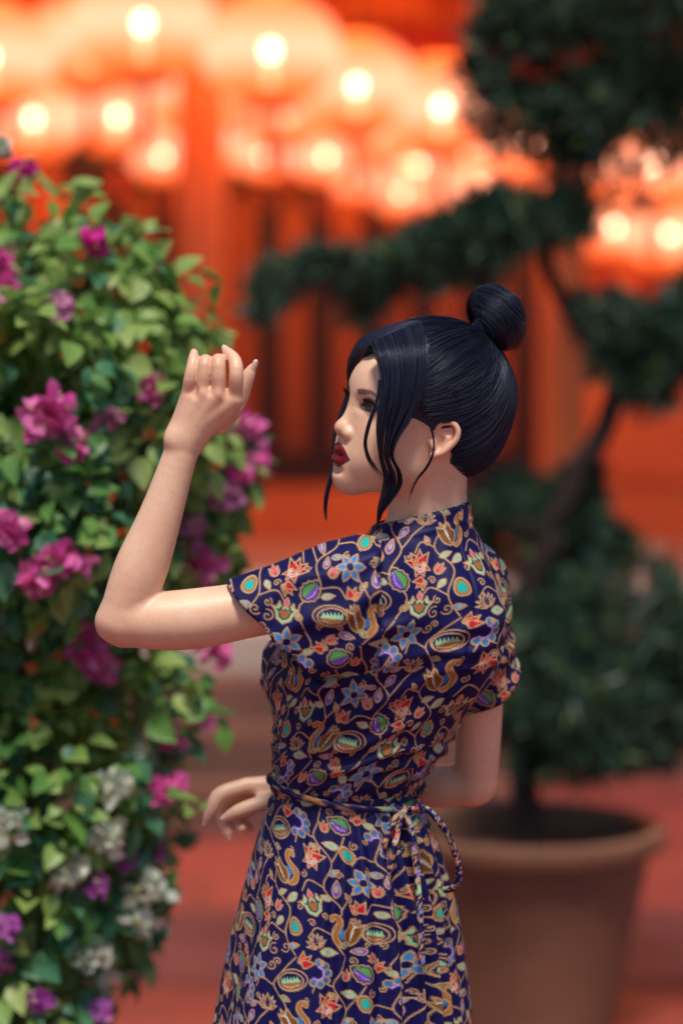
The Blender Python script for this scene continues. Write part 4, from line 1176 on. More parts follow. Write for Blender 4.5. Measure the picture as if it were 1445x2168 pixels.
# small sprigs wherever the ground is still bare
occ = np.abs(tile - NAVY).sum(2) > .01
prng = np.random.default_rng(5)
yy, xx = np.mgrid[0:TYN:4, 0:TXN:4]
for it in range(18):
    occ = np.abs(tile - NAVY).sum(2) > .01
    d0 = occ[::4, ::4].copy(); r_ = 0
    free = ~d0
    while free.any() and r_ < 12:
        last = free
        free = free & np.roll(free, 1, 0) & np.roll(free, -1, 0) & np.roll(free, 1, 1) & np.roll(free, -1, 1); r_ += 1
    if r_ < 7: break
    pts_ = np.argwhere(last); c = pts_[prng.integers(len(pts_))][::-1] * 4 / PR
    rad = r_ * 4 / PR * .9; k_ = it % 4; a_ = prng.uniform(0, 360)
    if k_ == 0: curl(c + rad * .5, a_, rad * .5, 1 if it % 2 else -1, 1.3, .145)
    elif k_ == 9: pinkbud(c - rad * .6 * np.array([math.cos(math.radians(a_)), math.sin(math.radians(a_))]), a_, rad * 1.05)
    elif k_ in (1, 2): leaf(c - rad * .8 * np.array([math.cos(math.radians(a_)), math.sin(math.radians(a_))]), a_, rad * 1.6, rad * .4, (BLU, MINT, PUR, BRN)[it % 4], WHT * .5, .16)
    elif k_ == 3: fan(c - rad * .5 * np.array([math.cos(math.radians(a_)), math.sin(math.radians(a_))]), a_, rad * 1.3, 3, 110, RED)
    else:
        for da in (-45, 0, 45): leaf(c - rad * .5 * np.array([math.cos(math.radians(a_)), math.sin(math.radians(a_))]), a_ + da, rad * 1.3, rad * .24, NAVY, TAN * .6, .14)
# soften to the thread
for _ in range(2):
    tile = (tile + .5 * (np.roll(tile, 1, 0) + np.roll(tile, -1, 0) + np.roll(tile, 1, 1) + np.roll(tile, -1, 1))) / 3
def print_at(u, v):
    """u, v in metres on the cloth -> colour"""
    x = (u * 100 * PR) % TXN; y = (v * 100 * PR) % TYN
    x0 = np.floor(x).astype(int); y0 = np.floor(y).astype(int); fx = (x - x0)[:, None]; fy = (y - y0)[:, None]
    x0 %= TXN; y0 %= TYN; x1 = (x0 + 1) % TXN; y1 = (y0 + 1) % TYN
    return (tile[y0, x0] * (1 - fx) + tile[y0, x1] * fx) * (1 - fy) + (tile[y1, x0] * (1 - fx) + tile[y1, x1] * fx) * fy
# ------------------------------------------------------------------ dress
fd = Field((-.27, 2.74, .36), (.28, 3.26, 1.375), 0.003)
SLV = [(840, 1140, 1385, .064), (760, 1126, 1415, .066), (690, 1143, 1434, .065), (640, 1163, 1442, .062), (580, 1190, 1448, .058), (520, 1213, 1452, .055), (430, 1245, 1462, .053)]
SY = 2.878
_sx = np.array([P(a, 1200, SY)[0] for a, *_ in SLV])[::-1]
_st = np.array([P(a, t, SY)[2] for a, t, b_, h_ in SLV])[::-1]
_sb = np.array([P(a, b_, SY)[2] for a, t, b_, h_ in SLV])[::-1]
_sh = np.array([h_ for *_, h_ in SLV])[::-1]
hemA, hemB = P(478, 1229, SY), P(692, 1440, SY)
_hd = unit(hemB - hemA)
hemN = unit(np.array([_hd[2], 0.10, -_hd[0]])); hemN *= -1 if hemN[0] > 0 else 1        # points out of the opening (left, down)
def sleeve_raw(X, Y, Z):
    xs = X.ravel() if X.ndim else X
    zt, zb, hy = [np.interp(xs, _sx, a).astype(np.float32).reshape(X.shape) for a in (_st, _sb, _sh)]
    zc, hz_ = (zt + zb) / 2, (zt - zb) / 2
    b_ = (Z - zc) / hz_
    hy2 = hy * (1 - .28 * np.clip(-b_, 0, 1))                                           # narrower where it hangs
    a = (Y - (SY + .024 * np.minimum(b_, 0))) / hy2
    r = np.sqrt(a * a + b_ * b_)
    return (r - 1) * np.minimum(hy, hz_) * 1.05
def hem_plane(X, Y, Z):
    return (X - hemA[0]) * hemN[0] + (Y - hemA[1]) * hemN[1] + (Z - hemA[2]) * hemN[2]
XR = P(800, 1200, SY)[0]
def sleeve(X, Y, Z): return np.maximum(np.maximum(sleeve_raw(X, Y, Z), hem_plane(X, Y, Z)), X - XR)
# right sleeve: cone
RA, RB = P(985, 1225, 3.035), P(1050, 1520, 3.085)
rdir = unit(RB - RA); rlen = np.linalg.norm(RB - RA)
rhem0, rhem1 = P(990, 1505, 3.08), P(1094, 1447, 3.08)
_rd = unit(rhem1 - rhem0); rhN = unit(np.array([-_rd[2], -.12, _rd[0]])); rhN *= -1 if rhN[2] > 0 else 1
def rsleeve_raw(X, Y, Z):
    px, py, pz = X - RA[0], Y - RA[1], Z - RA[2]
    t = np.clip((px * rdir[0] + py * rdir[1] + pz * rdir[2]) / rlen, 0, 1.3)
    dx, dy, dz = px - t * rlen * rdir[0], py - t * rlen * rdir[1], pz - t * rlen * rdir[2]
    return np.sqrt(dx * dx + dy * dy + dz * dz) - (.044 - .004 * t)
def rhem(X, Y, Z): return (X - rhem0[0]) * rhN[0] + (Y - rhem0[1]) * rhN[1] + (Z - rhem0[2]) * rhN[2]
def rsleeve(X, Y, Z): return np.maximum(rsleeve_raw(X, Y, Z), rhem(X, Y, Z))
colA, colB = P(984, 1064, 2.97), P(800, 1108, 2.97)
csl = (colA[2] - colB[2]) / (colA[0] - colB[0])
def collar_cut(X, Y, Z): return (Z - (colA[2] + (X - colA[0]) * csl) + 0 * Y) / math.sqrt(1 + csl * csl)
ZB = .42
tor = torso_fn(1.0)
def trunk(X, Y, Z): return np.maximum(np.maximum(tor(X, Y, Z), collar_cut(X, Y, Z)), ZB - Z)
lo, hi = fd.lo, fd.lo + (fd.n - 1) * fd.h
fd.put(trunk, lo, hi)
fd.ell(P(905, 1330, 2.985) - BF * .055, (.05, .05, .075), .05)                     # shoulder blades
fd.ell(P(760, 1290, 2.985) - BF * .060 + BL * .05, (.055, .055, .075), .05)
fd.ell(P(800, 1420, 2.985) + BF * .075 + BL * .06, (.05, .05, .05), .04)           # bust
fd.put(sleeve, (-.2, 2.78, 1.06), (.05, 2.96, 1.40), .007)
fd.put(rsleeve, (.12, 2.97, 1.02), (.25, 3.15, 1.32), .03)
VD, FD = fd.mesh(); VD = relax(VD, FD, 2, .5)
del fd
def ev(fn, V): 
    X, Y, Z = V[:, 0], V[:, 1], V[:, 2]
    return fn(X, Y, Z)
# open the hems, the collar and the skirt
hp = ev(hem_plane, VD); sr = ev(sleeve_raw, VD); tr = ev(tor, VD)
cut = (hp > -.0022) & (sr < -.0035) & (tr > -.002)
rh = ev(rhem, VD); rr_ = ev(rsleeve_raw, VD)
cut |= (rh > -.0022) & (rr_ < -.0035) & (tr > .0)
cc_ = ev(collar_cut, VD)
cut |= (cc_ > -.0022) & (tr < -.0035)
cut |= (VD[:, 2] < ZB + .0022) & (tr < -.0035)
keep = ~cut[FD].all(1)
FD = FD[keep]
use = np.zeros(len(VD), bool); use[FD.ravel()] = True
mp = np.cumsum(use) - 1
VD, FD = VD[use], mp[FD]
VD, FD = subdivide(VD, FD)
# cloth coordinates
cx, cy, ww, dd = torso_at(VD[:, 2])
la = (VD[:, 0] - cx) * BL[0] + (VD[:, 1] - cy) * BL[1]
ba = -((VD[:, 0] - cx) * BF[0] + (VD[:, 1] - cy) * BF[1])
ang = np.arctan2(la / ww, ba / dd)                                                  # 0 at the middle of the back, + to her left
reff = np.sqrt((ww ** 2 + dd ** 2) / 2)
sl_f = ev(sleeve_raw, VD); to_f = ev(tor, VD); rs_f = ev(rsleeve_raw, VD)
is_sl = (sl_f < to_f) & (VD[:, 0] < XR) & (VD[:, 2] > 1.07)
is_rs = (rs_f < to_f) & (VD[:, 2] > 1.0) & (VD[:, 0] > .10) & ~is_sl
U = ang * reff; Vv = VD[:, 2].copy()
skirt = VD[:, 2] < P(728, 1672, 3.0)[2]
U[skirt] += .043; Vv[skirt] += .06
a20 = math.radians(14)
U[is_sl] = (VD[is_sl, 0] * math.cos(a20) - VD[is_sl, 2] * math.sin(a20)) * 1.0 + .03
Vv[is_sl] = VD[is_sl, 0] * math.sin(a20) + VD[is_sl, 2] * math.cos(a20) + .055
d_ = VD - RA
tt = d_ @ rdir
pn = d_ - tt[:, None] * rdir
e1 = unit(np.cross(rdir, [0, 1, 0])); e2 = np.cross(rdir, e1)
U[is_rs] = (np.arctan2(pn @ e2, pn @ e1) * .042)[is_rs]; Vv[is_rs] = -tt[is_rs] + .02
# cloth a little smaller in scale than the hand-drawn repeat
cd = print_at(U * .98 + .012 * vnoise(np.c_[U, Vv] * 5, 3), Vv * .98)
# folds
ND = normals(VD, FD)
z = VD[:, 2]; zw = P(728, 1672, 3.0)[2]
disp = np.zeros(len(VD))
def fold(u, v, a, lam, warp, seed):
    t = (u * math.cos(a) + v * math.sin(a)) / lam + warp * vnoise(np.c_[u, v] * 9, seed) + .35 * vnoise(np.c_[u, v] * 22, seed + 1)
    s_ = .5 + .5 * np.sin(2 * np.pi * t)
    return s_ ** 1.6 - .35
n_ = vnoise(np.c_[U * 7, Vv * 7], 21); n2_ = vnoise(np.c_[U * 11 + 5, Vv * 11], 22)
bodice = sstep(zw - .01, zw + .03, z) * (~is_sl) * (~is_rs)
up_back = np.exp(-((z - P(0, 1330, 3)[2]) / .055) ** 2) * np.exp(-((ang - .05) / .9) ** 2)
disp += bodice * up_back * .0058 * fold(U, z, math.radians(72), .036, .5, 31) * sstep(-.5, .4, n_)
arm = np.exp(-((ang - 1.15) / .45) ** 2) * np.exp(-((z - P(0, 1420, 3)[2]) / .06) ** 2)
disp += bodice * arm * .0085 * fold(U, z, math.radians(52), .030, .4, 41)
low = np.exp(-((z - P(0, 1600, 3)[2]) / .050) ** 2)
disp += bodice * low * .0050 * fold(U, z, math.radians(82), .024, .7, 51) * sstep(-.6, .3, n2_)
disp += bodice * .0034 * fold(U, z, math.radians(65), .055, .8, 61)
sk = sstep(zw + .004, zw - .02, z)
gath = np.exp(-((ang - .15) / .55) ** 2)
ph_ = ang * 15 + .9 * vnoise(np.c_[ang * 3, z * 4], 71)
disp += sk * gath * (.0105 * sstep(zw, zw - .14, z) + .003) * (np.sin(ph_) ** 2 * 2 - 1 + .4 * np.sin(2.3 * ph_))
ph2 = ang * 6 + 1.2 * vnoise(np.c_[ang * 2, z * 3], 72)
disp += sk * (1 - gath) * .0075 * sstep(zw, zw - .22, z) * np.sin(ph2)
disp += sk * (np.abs(ang) > .2) * .0016 * fold(U, z, math.radians(20), .05, .6, 73) * sstep(zw - .2, zw - .02, z)
seam = np.exp(-((ang - 1.18 - (zw - z) * .6) / .05) ** 2) * sk                       # side seam
disp -= .004 * seam
disp += is_sl * .0062 * fold(VD[:, 0], z, math.radians(118), .062, .5, 81) * sstep(P(470, 1200, SY)[0], P(620, 1200, SY)[0], VD[:, 0])
disp += is_rs * .0045 * fold(U, Vv, math.radians(60), .035, .5, 91)
collar = sstep(P(0, 1118, 3)[2], P(0, 1100, 3)[2], z) * (~is_sl)
disp *= 1 - collar
edge = np.abs(sl_f - to_f)
disp -= .0035 * np.exp(-(edge / .004) ** 2) * (VD[:, 0] < XR) * (z > 1.1) * (z < P(0, 1150, 3)[2])   # armhole seam
disp += .0016 * np.exp(-((z - P(0, 1098, 3)[2] - (VD[:, 0] - colA[0]) * csl) / .003) ** 2) * (~is_sl)       # collar seam
disp -= .0022 * np.exp(-((ang * reff) / .0022) ** 2) * bodice                                                # centre back closure
belt = np.exp(-((z - zw) / .006) ** 2) * (~is_sl) * (~is_rs)
disp -= .003 * belt
VD = VD + ND * disp[:, None]
cloth, nt, b = new_mat('printed_cotton')
at = nt.nodes.new('ShaderNodeAttribute'); at.attribute_name = 'col'
nt.links.new(at.outputs['Color'], b.inputs['Base Color'])
b.inputs['Roughness'].default_value = .58
b.inputs['Specular IOR Level'].default_value = .22
b.inputs['Sheen Weight'].default_value = .0
b.inputs['Sheen Roughness'].default_value = .4
tc = nt.nodes.new('ShaderNodeTexCoord'); nz = nt.nodes.new('ShaderNodeTexNoise'); nz.inputs['Scale'].default_value = 700
nt.links.new(tc.outputs['Object'], nz.inputs['Vector'])
bp = nt.nodes.new('ShaderNodeBump'); bp.inputs['Strength'].default_value = .15; bp.inputs['Distance'].default_value = .001
nt.links.new(nz.outputs['Fac'], bp.inputs['Height']); nt.links.new(bp.outputs['Normal'], b.inputs['Normal'])
dress = pm('dress', VD, FD, cloth, cd)

# waist tie: cord round the waist, knot, loop and hanging ends
def cord(name, pts, r, parent, flat=1.0, seed=0, closed=False):
    p = spline(pts, 90)
    V, F = tube_arrays(p[:, :3], np.full(len(p), r), 10)
    cols = print_at(np.repeat(np.linspace(0, .35, len(p)), 10) + seed, np.tile(np.arange(10) * r * .6, len(p)) + seed * 2)
    return pm(name, V, F, cloth, cols, parent)
def waist_pt(a, dz=0.0, off=.004):
    zz = zw + dz
    x, y, w_, d__ = [float(t) for t in torso_at(np.array([zz]))[:]] if False else [float(t[0]) for t in torso_at(np.array([zz]))]
    return np.array([x, y, zz]) + BL * (w_ + off) * math.sin(a) - BF * (d__ + off) * math.cos(a)
KNOT = waist_pt(-.02, -.014, .008)
ring = [waist_pt(a, -.012 + .030 * sstep(0, 2.2, abs(a)), .002) for a in np.linspace(-math.pi, math.pi, 41)]
tie = cord('waist_tie', ring, .0042, dress, seed=.1)
VK, FK = [], []
fk = Field(KNOT - .03, KNOT + .03, .0012)
fk.ell(KNOT, (.011, .010, .008), 0); fk.ell(KNOT + np.array([.006, -.002, -.004]), (.007, .008, .010), .002); fk.ell(KNOT + np.array([-.008, -.001, .003]), (.009, .006, .006), .002)
VK, FK = fk.mesh()
pm('knot', VK, FK, cloth, print_at(VK[:, 0] * 1.2, VK[:, 2] * 1.2), tie)
kq = lambda px, py, D: P(px, py, D)
kd = KNOT[1]
cord('bow_loop', [KNOT, kq(895, 1711, kd - .015), kq(925, 1735, kd - .02), kq(952, 1778, kd - .015), kq(968, 1825, kd - .01), kq(970, 1862, kd - .005), kq(958, 1880, kd), kq(940, 1884, kd + .01)], .0042, tie, seed=.2)
cord('bow_loop', [KNOT, kq(846, 1740, kd - .012), kq(832, 1800, kd - .022), kq(818, 1870, kd - .03), kq(806, 1908, kd - .034), kq(795, 1900, kd - .034), kq(797, 1850, kd - .03), kq(812, 1790, kd - .022), kq(838, 1730, kd - .012), KNOT], .0044, tie, seed=.3)
cord('tie_end', [KNOT, kq(868, 1745, kd - .014), kq(880, 1830, kd - .028), kq(888, 1930, kd - .045), kq(893, 2040, kd - .06)], .0042, tie, seed=.4)
# ------------------------------------------------------------------ hair
hairm, nt, b = new_mat('black_hair')
tc = nt.nodes.new('ShaderNodeTexCoord'); nz = nt.nodes.new('ShaderNodeTexNoise'); nz.inputs['Scale'].default_value = 60; nz.inputs['Detail'].default_value = 4
nt.links.new(tc.outputs['Object'], nz.inputs['Vector'])
cr = nt.nodes.new('ShaderNodeValToRGB')
cr.color_ramp.elements[0].color = (.003, .003, .006, 1); cr.color_ramp.elements[1].color = (.022, .024, .052, 1)
gm = nt.nodes.new('ShaderNodeNewGeometry'); nt.links.new(gm.outputs['Random Per Island'], cr.inputs['Fac']); nt.links.new(cr.outputs['Color'], b.inputs['Base Color'])
b.inputs['Roughness'].default_value = .34
b.inputs['Specular IOR Level'].default_value = .55
b.inputs['Specular Tint'].default_value = (.62, .70, 1.0, 1)

HC = np.array([-.5, 0, 5.3])                                    # centre, head-local cm
E1c, E1r = np.array([-.9, 0, 5.3]), np.array([10.9, 7.9, 9.5])
E2c, E2r = np.array([-4.6, 0, 1.2]), np.array([6.3, 6.3, 5.6])
def ray_r(d):
    out = []
    for c, r in ((E1c, E1r), (E2c, E2r)):
        o = (HC - c) / r; dd_ = d / r
        A = (dd_ ** 2).sum(-1); B = (o * dd_).sum(-1); Cc = (o ** 2).sum() - 1
        disc = B * B - A * Cc
        out.append(np.where(disc > 0, (-B + np.sqrt(np.maximum(disc, 0))) / A, 0))
    a, b_ = out
    return (np.maximum(a, .1) ** 12 + np.maximum(b_, .1) ** 12) ** (1 / 12)
# the mass underneath the strands
fhr = Field((-.125, -.10, -.06), (.10, .10, .165), .002)
fhr.ell(E1c * CM, (E1r - .35) * CM, 0); fhr.ell(E2c * CM, (E2r - .3) * CM, .015)
fhr.ell(c_(10.6, 0, .5), c_(6.8, 9.4, 8.6), .004, 'sub')
fhr.ell(c_(3.2, 0, -2.8), c_(5.4, 12, 5.9), .004, 'sub')
Vh, Fh_ = fhr.mesh(); Vh = relax(Vh, Fh_, 2, .5)
del fhr
hair = pm('hair', toW(Vh), Fh_, hairm)

BUN = np.array([-7.0, 0, 16.2]); BAX = unit([-.74, 0.0, .67])
BB = np.array([-5.4, 0, 14.2])
def nrm(v): return v / np.linalg.norm(v, axis=-1, keepdims=True)
def sphdir(p): return nrm((p - HC))
roots = []
for t in np.linspace(-1, 1, 800):                               # crosswise parting from temple to temple
    a = t * 1.45
    roots.append((4.5 - 1.6 * abs(math.sin(a)) ** 2 + rng.normal(0, .42), 8.2 * math.sin(a), 5.0 + 9.5 * math.cos(a)))
for s in (-1, 1):
    for t in np.linspace(0, 1, 520):                            # above and behind the ear, down to the nape
        L_ = np.array([(3.0, 7, 4.6), (2.2, 7.2, 3.0), (.4, 7.6, 2.8), (-1.6, 7.4, 2.9), (-2.6, 7.0, 1.0), (-3.2, 6.3, -1.6), (-4.0, 5.0, -3.4), (-6.2, 2.2, -3.9), (-6.6, 0, -3.9)])
        p = spline(L_, 40)[min(39, int(t * 40))] + rng.normal(0, .12, 3)
        roots.append((p[0], s * p[1], p[2]))
n_extra = 2200
dv = nrm(rng.normal(size=(n_extra * 3, 3)))
pp = HC + dv * ray_r(dv)[:, None]
okm = (pp[:, 0] < 4.4) & ~((pp[:, 2] < 3.0) & (pp[:, 0] > -2.6)) & (pp[:, 2] > -3.2)
roots = np.vstack([np.array(roots), pp[okm][:n_extra]])
RDr = sphdir(roots); bd = sphdir(BB)
K = 20
t = np.linspace(0, 1, K)[None, :, None]
front = np.clip((roots[:, 0] + 5) / 9, 0, 1)[:, None]
lowr = np.clip((9 - roots[:, 2]) / 8, 0, 1)[:, None]
mid = nrm(.5 * RDr + .5 * bd + front * lowr * np.array([-.62, 0, -.22]) + (1 - lowr) * front * np.array([-.15, 0, 0.02]))
m2 = mid + .5 * (mid - .5 * (RDr + bd))
path_d = nrm((1 - t) ** 2 * RDr[:, None] + 2 * t * (1 - t) * m2[:, None] + t ** 2 * bd)
bn = nrm(np.cross(path_d, bd)); az = np.arctan2(RDr[:, 1], RDr[:, 0] * .6 - RDr[:, 2] * .4)
rr0 = ray_r(path_d.reshape(-1, 3)).reshape(path_d.shape[:2])
clump = vnoise(np.c_[az * 9, front[:, 0] * 6], 3) * .10 + vnoise(np.c_[az * 26, front[:, 0] * 14], 4) * .09
lift = (rng.uniform(-.26, .20, len(roots)) + clump)[:, None] * np.sin(np.pi * np.clip(t[..., 0] * .9 + .1, 0, 1)) - .11 * (1 - t[..., 0]) ** 6
pts = HC + path_d * (rr0 + lift)[..., None]
# run into the neck of the bun
wv = (t[..., 0] ** 7)[..., None]
off_az = rng.uniform(0, 2 * np.pi, len(roots))
e1b = unit(np.cross(BAX, [0, 1, 0])); e2b = np.cross(BAX, e1b)
toward = nrm(roots - BB); ringp = (toward @ e1b)[:, None] * e1b + (toward @ e2b)[:, None] * e2b
ringp = BB + 1.5 * nrm(ringp) + BAX * .7
pts = pts * (1 - wv) + wv * ringp[:, None]
pts += .05 * np.stack([vnoise(np.c_[np.repeat(np.arange(len(roots)), K) * 3.7, np.tile(np.arange(K), len(roots)) * .35], 30 + a).reshape(len(roots), K) for a in range(3)], -1)
rad = np.broadcast_to((.034 * np.clip(1.2 - .4 * t[..., 0], 0, 1)), pts.shape[:2]) * rng.uniform(.6, 1.25, (len(roots), 1))
Vs, Fs = strands_mesh(pts * CM, rad * CM, 3)
pm('swept_strands', toW(Vs), Fs, hairm, None, hair)

# bun: a coil wound round its own axis
fbn = Field(BUN * CM - .064, BUN * CM + .064, .0016)
RB_ = [list(BAX), list(e1b), list(e2b)]
def torus(R0, r0, rax):
    def fn(X, Y, Z):
        x, y, z_ = X - BUN[0] * CM, Y - BUN[1] * CM, Z - BUN[2] * CM
        a = BAX[0] * x + BAX[1] * y + BAX[2] * z_; p1 = e1b[0] * x + e1b[1] * y + e1b[2] * z_; p2 = e2b[0] * x + e2b[1] * y + e2b[2] * z_
        r = np.sqrt(p1 ** 2 + p2 ** 2)
        return (np.sqrt(((r - R0) / r0) ** 2 + (a / rax) ** 2) - 1) * min(r0, rax)
    return fn
fbn.put(torus(.0220, .0172, .0235), BUN * CM - .05, BUN * CM + .05)
fbn.cone(BB * CM, BUN * CM + BAX * .004, .017, .012, .01)
Vn, Fn = fbn.mesh(); Vn = relax(Vn, Fn, 2, .5)
bun = pm('bun', toW(Vn), Fn, hairm, None, hair)
NB, KB = 1100, 24
th0 = rng.uniform(0, 2 * np.pi, NB); ph0 = rng.uniform(-2.6, 2.6, NB); ln = rng.uniform(2.0, 4.2, NB)
tb = np.linspace(0, 1, KB)[None]
TH = th0[:, None] + ln[:, None] * tb; PHb = ph0[:, None] + (1.5 + .4 * np.sin(th0)[:, None]) * tb - .75
rl = 1 + .09 * vnoise(np.c_[ph0 * 5, th0 * .6], 8)[:, None] + rng.uniform(-.01, .07, (NB, 1)) + .07 * np.sin(th0 * 2 + 1)[:, None]
rr_b = 2.20 + 1.75 * rl * np.cos(PHb); ax_ = 2.38 * rl * np.sin(PHb)
obl = 1 + .13 * np.cos(TH - 2.6) + .05 * np.sin(3 * TH + PHb); rr_b = rr_b * obl
pb = BUN + ax_[..., None] * BAX + rr_b[..., None] * (np.cos(TH)[..., None] * e1b + np.sin(TH)[..., None] * e2b)
Vs, Fs = strands_mesh(pb * CM, np.full((NB, KB), .036 * CM) * rng.uniform(.6, 1.2, (NB, 1)), 3)
pm('coiled_strands', toW(Vs), Fs, hairm, None, bun)

# loose front locks, each between two guide lines of the close-up
def lock(name, A, Bg, n, r=.045, thick=.35, K=34, seed=0, frizz=.06):
    a = spline([hz(*p) for p in A], K) / CM; b_ = spline([hz(*p) for p in Bg], K) / CM
    g = np.random.default_rng(seed)
    s_ = g.uniform(0, 1, n); s_ = np.clip(s_ + .03 * np.sin(s_ * 40), 0, 1)
    tt_ = np.linspace(0, 1, K)
    cl = (np.floor(s_ * 6) + .5) / 6 + g.normal(0, .025, n); mixc = .8 * sstep(.30, .75, tt_)[None]
    st_ = s_[:, None] * (1 - mixc) + cl[:, None] * mixc                            # gathers into separate strands lower down
    st_ = st_ + .22 * np.sin(np.floor(s_ * 6)[:, None] * 2.1 + 5 * tt_[None]) * sstep(.35, .9, tt_)[None]
    w_ = a[None] * (1 - st_)[..., None] + b_[None] * st_[..., None]
    env = np.sin(np.pi * np.clip(tt_ * 1.05 + .02, 0, 1)) ** .5
    dl = g.uniform(-1, 1, n)[:, None] * thick * (.35 + .65 * env)[None]
    w_[..., 1] += dl + .25 * thick * vnoise(np.c_[s_ * 9, s_ * 0], 4)[:, None]
    ph = g.uniform(0, 6.28, (n, 1)); am = g.uniform(.2, 1, (n, 1)) * frizz
    w_[..., 0] += am * np.sin(6 * tt_[None] + ph) * tt_[None]; w_[..., 2] += .6 * am * np.cos(5 * tt_[None] + ph * 1.3) * tt_[None]
    end = g.uniform(.74, 1.0, n)                                                  # uneven ends
    idx = (tt_[None] * end[:, None] * (K - 1)); i0 = np.clip(idx.astype(int), 0, K - 2); fr_ = (idx - i0)[..., None]
    ar = np.arange(n)[:, None]
    w_ = w_[ar, i0] * (1 - fr_) + w_[ar, i0 + 1] * fr_
    rd = r * g.uniform(.6, 1.2, (n, 1)) * np.clip(1.25 - tt_[None] ** 3, .25, 1)
    V_, F_ = strands_mesh(w_ * CM, rd * CM, 3)
    return pm(name, toW(V_), F_, hairm, None, hair)
lock('front_lock', [(380, 385, 3.2), (405, 440, 5.2), (432, 540, 6.6), (442, 640, 7.2), (432, 740, 7.5), (415, 850, 7.6), (418, 950, 7.5), (440, 1060, 7.2), (468, 1150, 7.0), (460, 1240, 7.0), (432, 1340, 7.0), (420, 1450, 6.8)],
     [(668, 268, 1.5), (690, 400, 5.6), (688, 540, 7.3), (655, 700, 8.0), (592, 830, 8.2), (525, 940, 8.1), (500, 1030, 7.8), (540, 1115, 7.5), (548, 1190, 7.3), (505, 1270, 7.2), (445, 1360, 7.0), (424, 1455, 6.8)], 1250, r=.030, seed=1, frizz=.11, thick=.45)
lock('front_lock', [(600, 262, .5), (450, 305, -.8), (335, 365, -2.2), (272, 465, -3.8), (256, 560, -5.2), (262, 640, -6.6), (225, 760, -7.6), (188, 870, -7.4), (172, 960, -7.0), (178, 1060, -6.8), (150, 1170, -6.2), (124, 1290, -6), (126, 1400, -6)],
     [(668, 268, 1.5), (520, 318, 1.4), (390, 385, 1.0), (338, 455, -1.2), (300, 535, -3.6), (286, 610, -5.4), (262, 740, -6.8), (225, 860, -6.8), (205, 960, -6.6), (196, 1070, -6.5), (162, 1180, -6.1), (138, 1290, -6), (138, 1400, -6)], 700, r=.030, seed=2, frizz=.10)
lock('front_lock', [(430, 600, 7.3), (418, 700, 7.6), (388, 790, 7.7), (358, 880, 7.6), (346, 960, 7.5), (362, 1040, 7.2), (405, 1110, 7.0), (455, 1165, 7.0)],
     [(450, 600, 7.3), (432, 700, 7.6), (405, 790, 7.7), (378, 880, 7.6), (362, 960, 7.5), (380, 1035, 7.2), (425, 1105, 7.0), (475, 1160, 7.0)], 80, r=.028, seed=3, thick=.15, frizz=.1)
lock('ear_wisp', [(690, 800, 7.9), (722, 880, 8.0), (738, 960, 8.2), (728, 1030, 8.0), (690, 1100, 7.6), (640, 1165, 7.2), (608, 1240, 6.8), (598, 1310, 6.6)],
     [(705, 790, 7.9), (735, 880, 8.0), (746, 960, 8.2), (738, 1030, 8.0), (704, 1100, 7.6), (652, 1165, 7.2), (618, 1240, 6.8), (604, 1310, 6.6)], 24, seed=4, thick=.12, r=.022, frizz=.1)
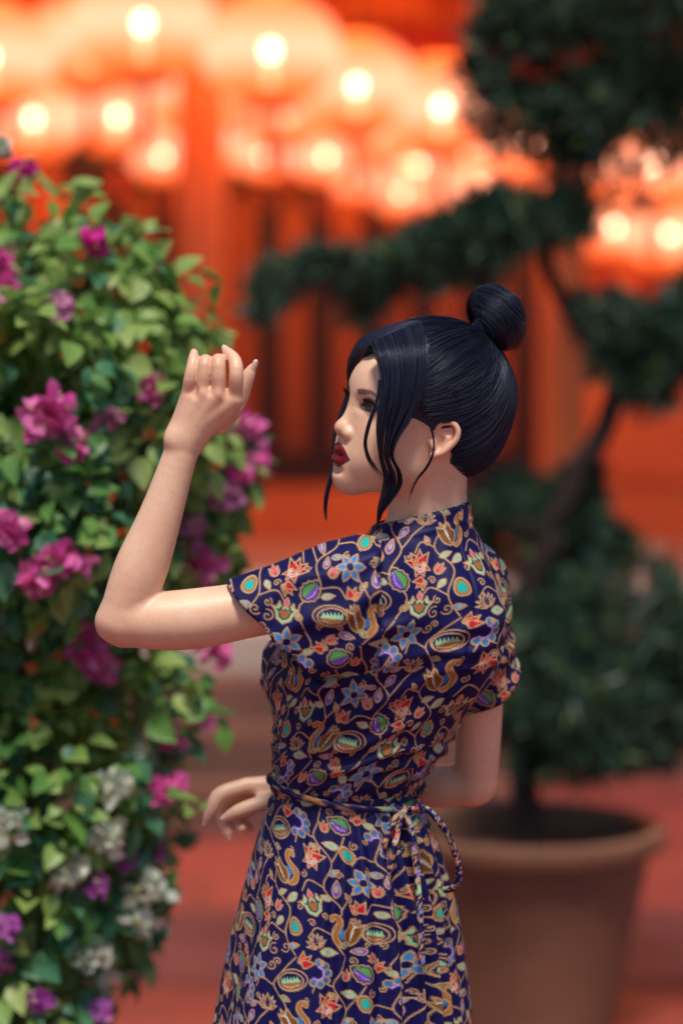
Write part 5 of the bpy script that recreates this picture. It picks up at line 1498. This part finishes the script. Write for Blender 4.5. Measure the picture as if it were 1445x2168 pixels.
# flyaways
def wisps(name, starts, dirs, L, n, seed, parent, r=.016):
    g = np.random.default_rng(seed); K = 14; out = []
    for i in range(n):
        k = g.integers(len(starts)); p = np.array(starts[k], float) + g.normal(0, 1.1, 3); d = unit(np.array(dirs[k], float) + g.normal(0, .45, 3))
        w_ = g.normal(0, .9, 3); l = L * g.uniform(.4, 1.1); s_ = np.linspace(0, 1, K)[:, None]
        out.append(p + d * l * s_ + w_ * (s_ ** 2) * l * .28 + .08 * np.sin(s_ * 9 + g.uniform(0, 6, 3)))
    out = np.array(out)
    V_, F_ = strands_mesh(out * CM, np.full(out.shape[:2], r * CM) * np.linspace(1, .5, K)[None], 3)
    pm(name, toW(V_), F_, hairm, None, parent)
wisps('flyaway_strands', [(-7.0, 0, 19), (-8.5, 1, 17.5), (-8.5, 0, 14.5), (-5, 1, 19.5)], [(-.4, .3, .9), (-.8, .3, .4), (-.8, .2, -.4), (-.1, .2, 1)], 4.5, 110, 1, hair)
wisps('flyaway_strands', [(-8.5, 2, -2.5), (-9, 1, -1.5)], [(-.7, .2, -.8), (-.8, .2, -.6)], 6.0, 100, 2, hair)
# loose loops standing off the bun
g = np.random.default_rng(9); LP = []
for i in range(150):
    a0, sp, fz = g.uniform(0, 6.28), g.uniform(.8, 2.0), g.uniform(-1.2, 1.2)
    s_ = np.linspace(0, 1, 14); th = a0 + sp * s_; rr = 3.9 + g.uniform(.05, .55) * np.sin(np.pi * s_) + .1 * np.sin(7 * s_ + a0)
    LP.append(BUN + (fz * 1.2 + .8 * s_ * g.normal())[:, None] * BAX + rr[:, None] * (np.cos(th)[:, None] * e1b + np.sin(th)[:, None] * e2b) * (1 - .16 * (fz / 1.2) ** 2))
LP = np.array(LP); V_, F_ = strands_mesh(LP * CM, np.full(LP.shape[:2], .016 * CM), 3)
pm('loose_strands', toW(V_), F_, hairm, None, bun)
wisps('flyaway_strands', [(3, 1, 15), (5, 2, 14.2), (-1, 2, 14.8), (6.5, -2, 12.5)], [(.5, .1, .7), (-.3, .2, .8), (.7, -.1, .5)] + [(.6, -.3, .6)], 2.6, 100, 3, hair)
wisps('flyaway_strands', [(2.2, 6.9, 1.5), (1.6, 7.0, 0), (2.6, 6.8, 2.6)], [(.25, .15, -1), (.1, .1, -1), (.4, .1, -.9)], 4.2, 9, 4, hair, .006)
wisps('hairline_down', [(2.4, 6.9, 3.4), (1.8, 7.0, 2.9), (2.9, 6.8, 4.2), (-3.0, 6.2, -1.4), (-3.6, 5.4, -2.8)], [(.3, .1, -1), (.2, .1, -1), (.5, .1, -.9), (.5, .2, -.9), (.3, .2, -1)], 1.5, 120, 6, hair, .007)
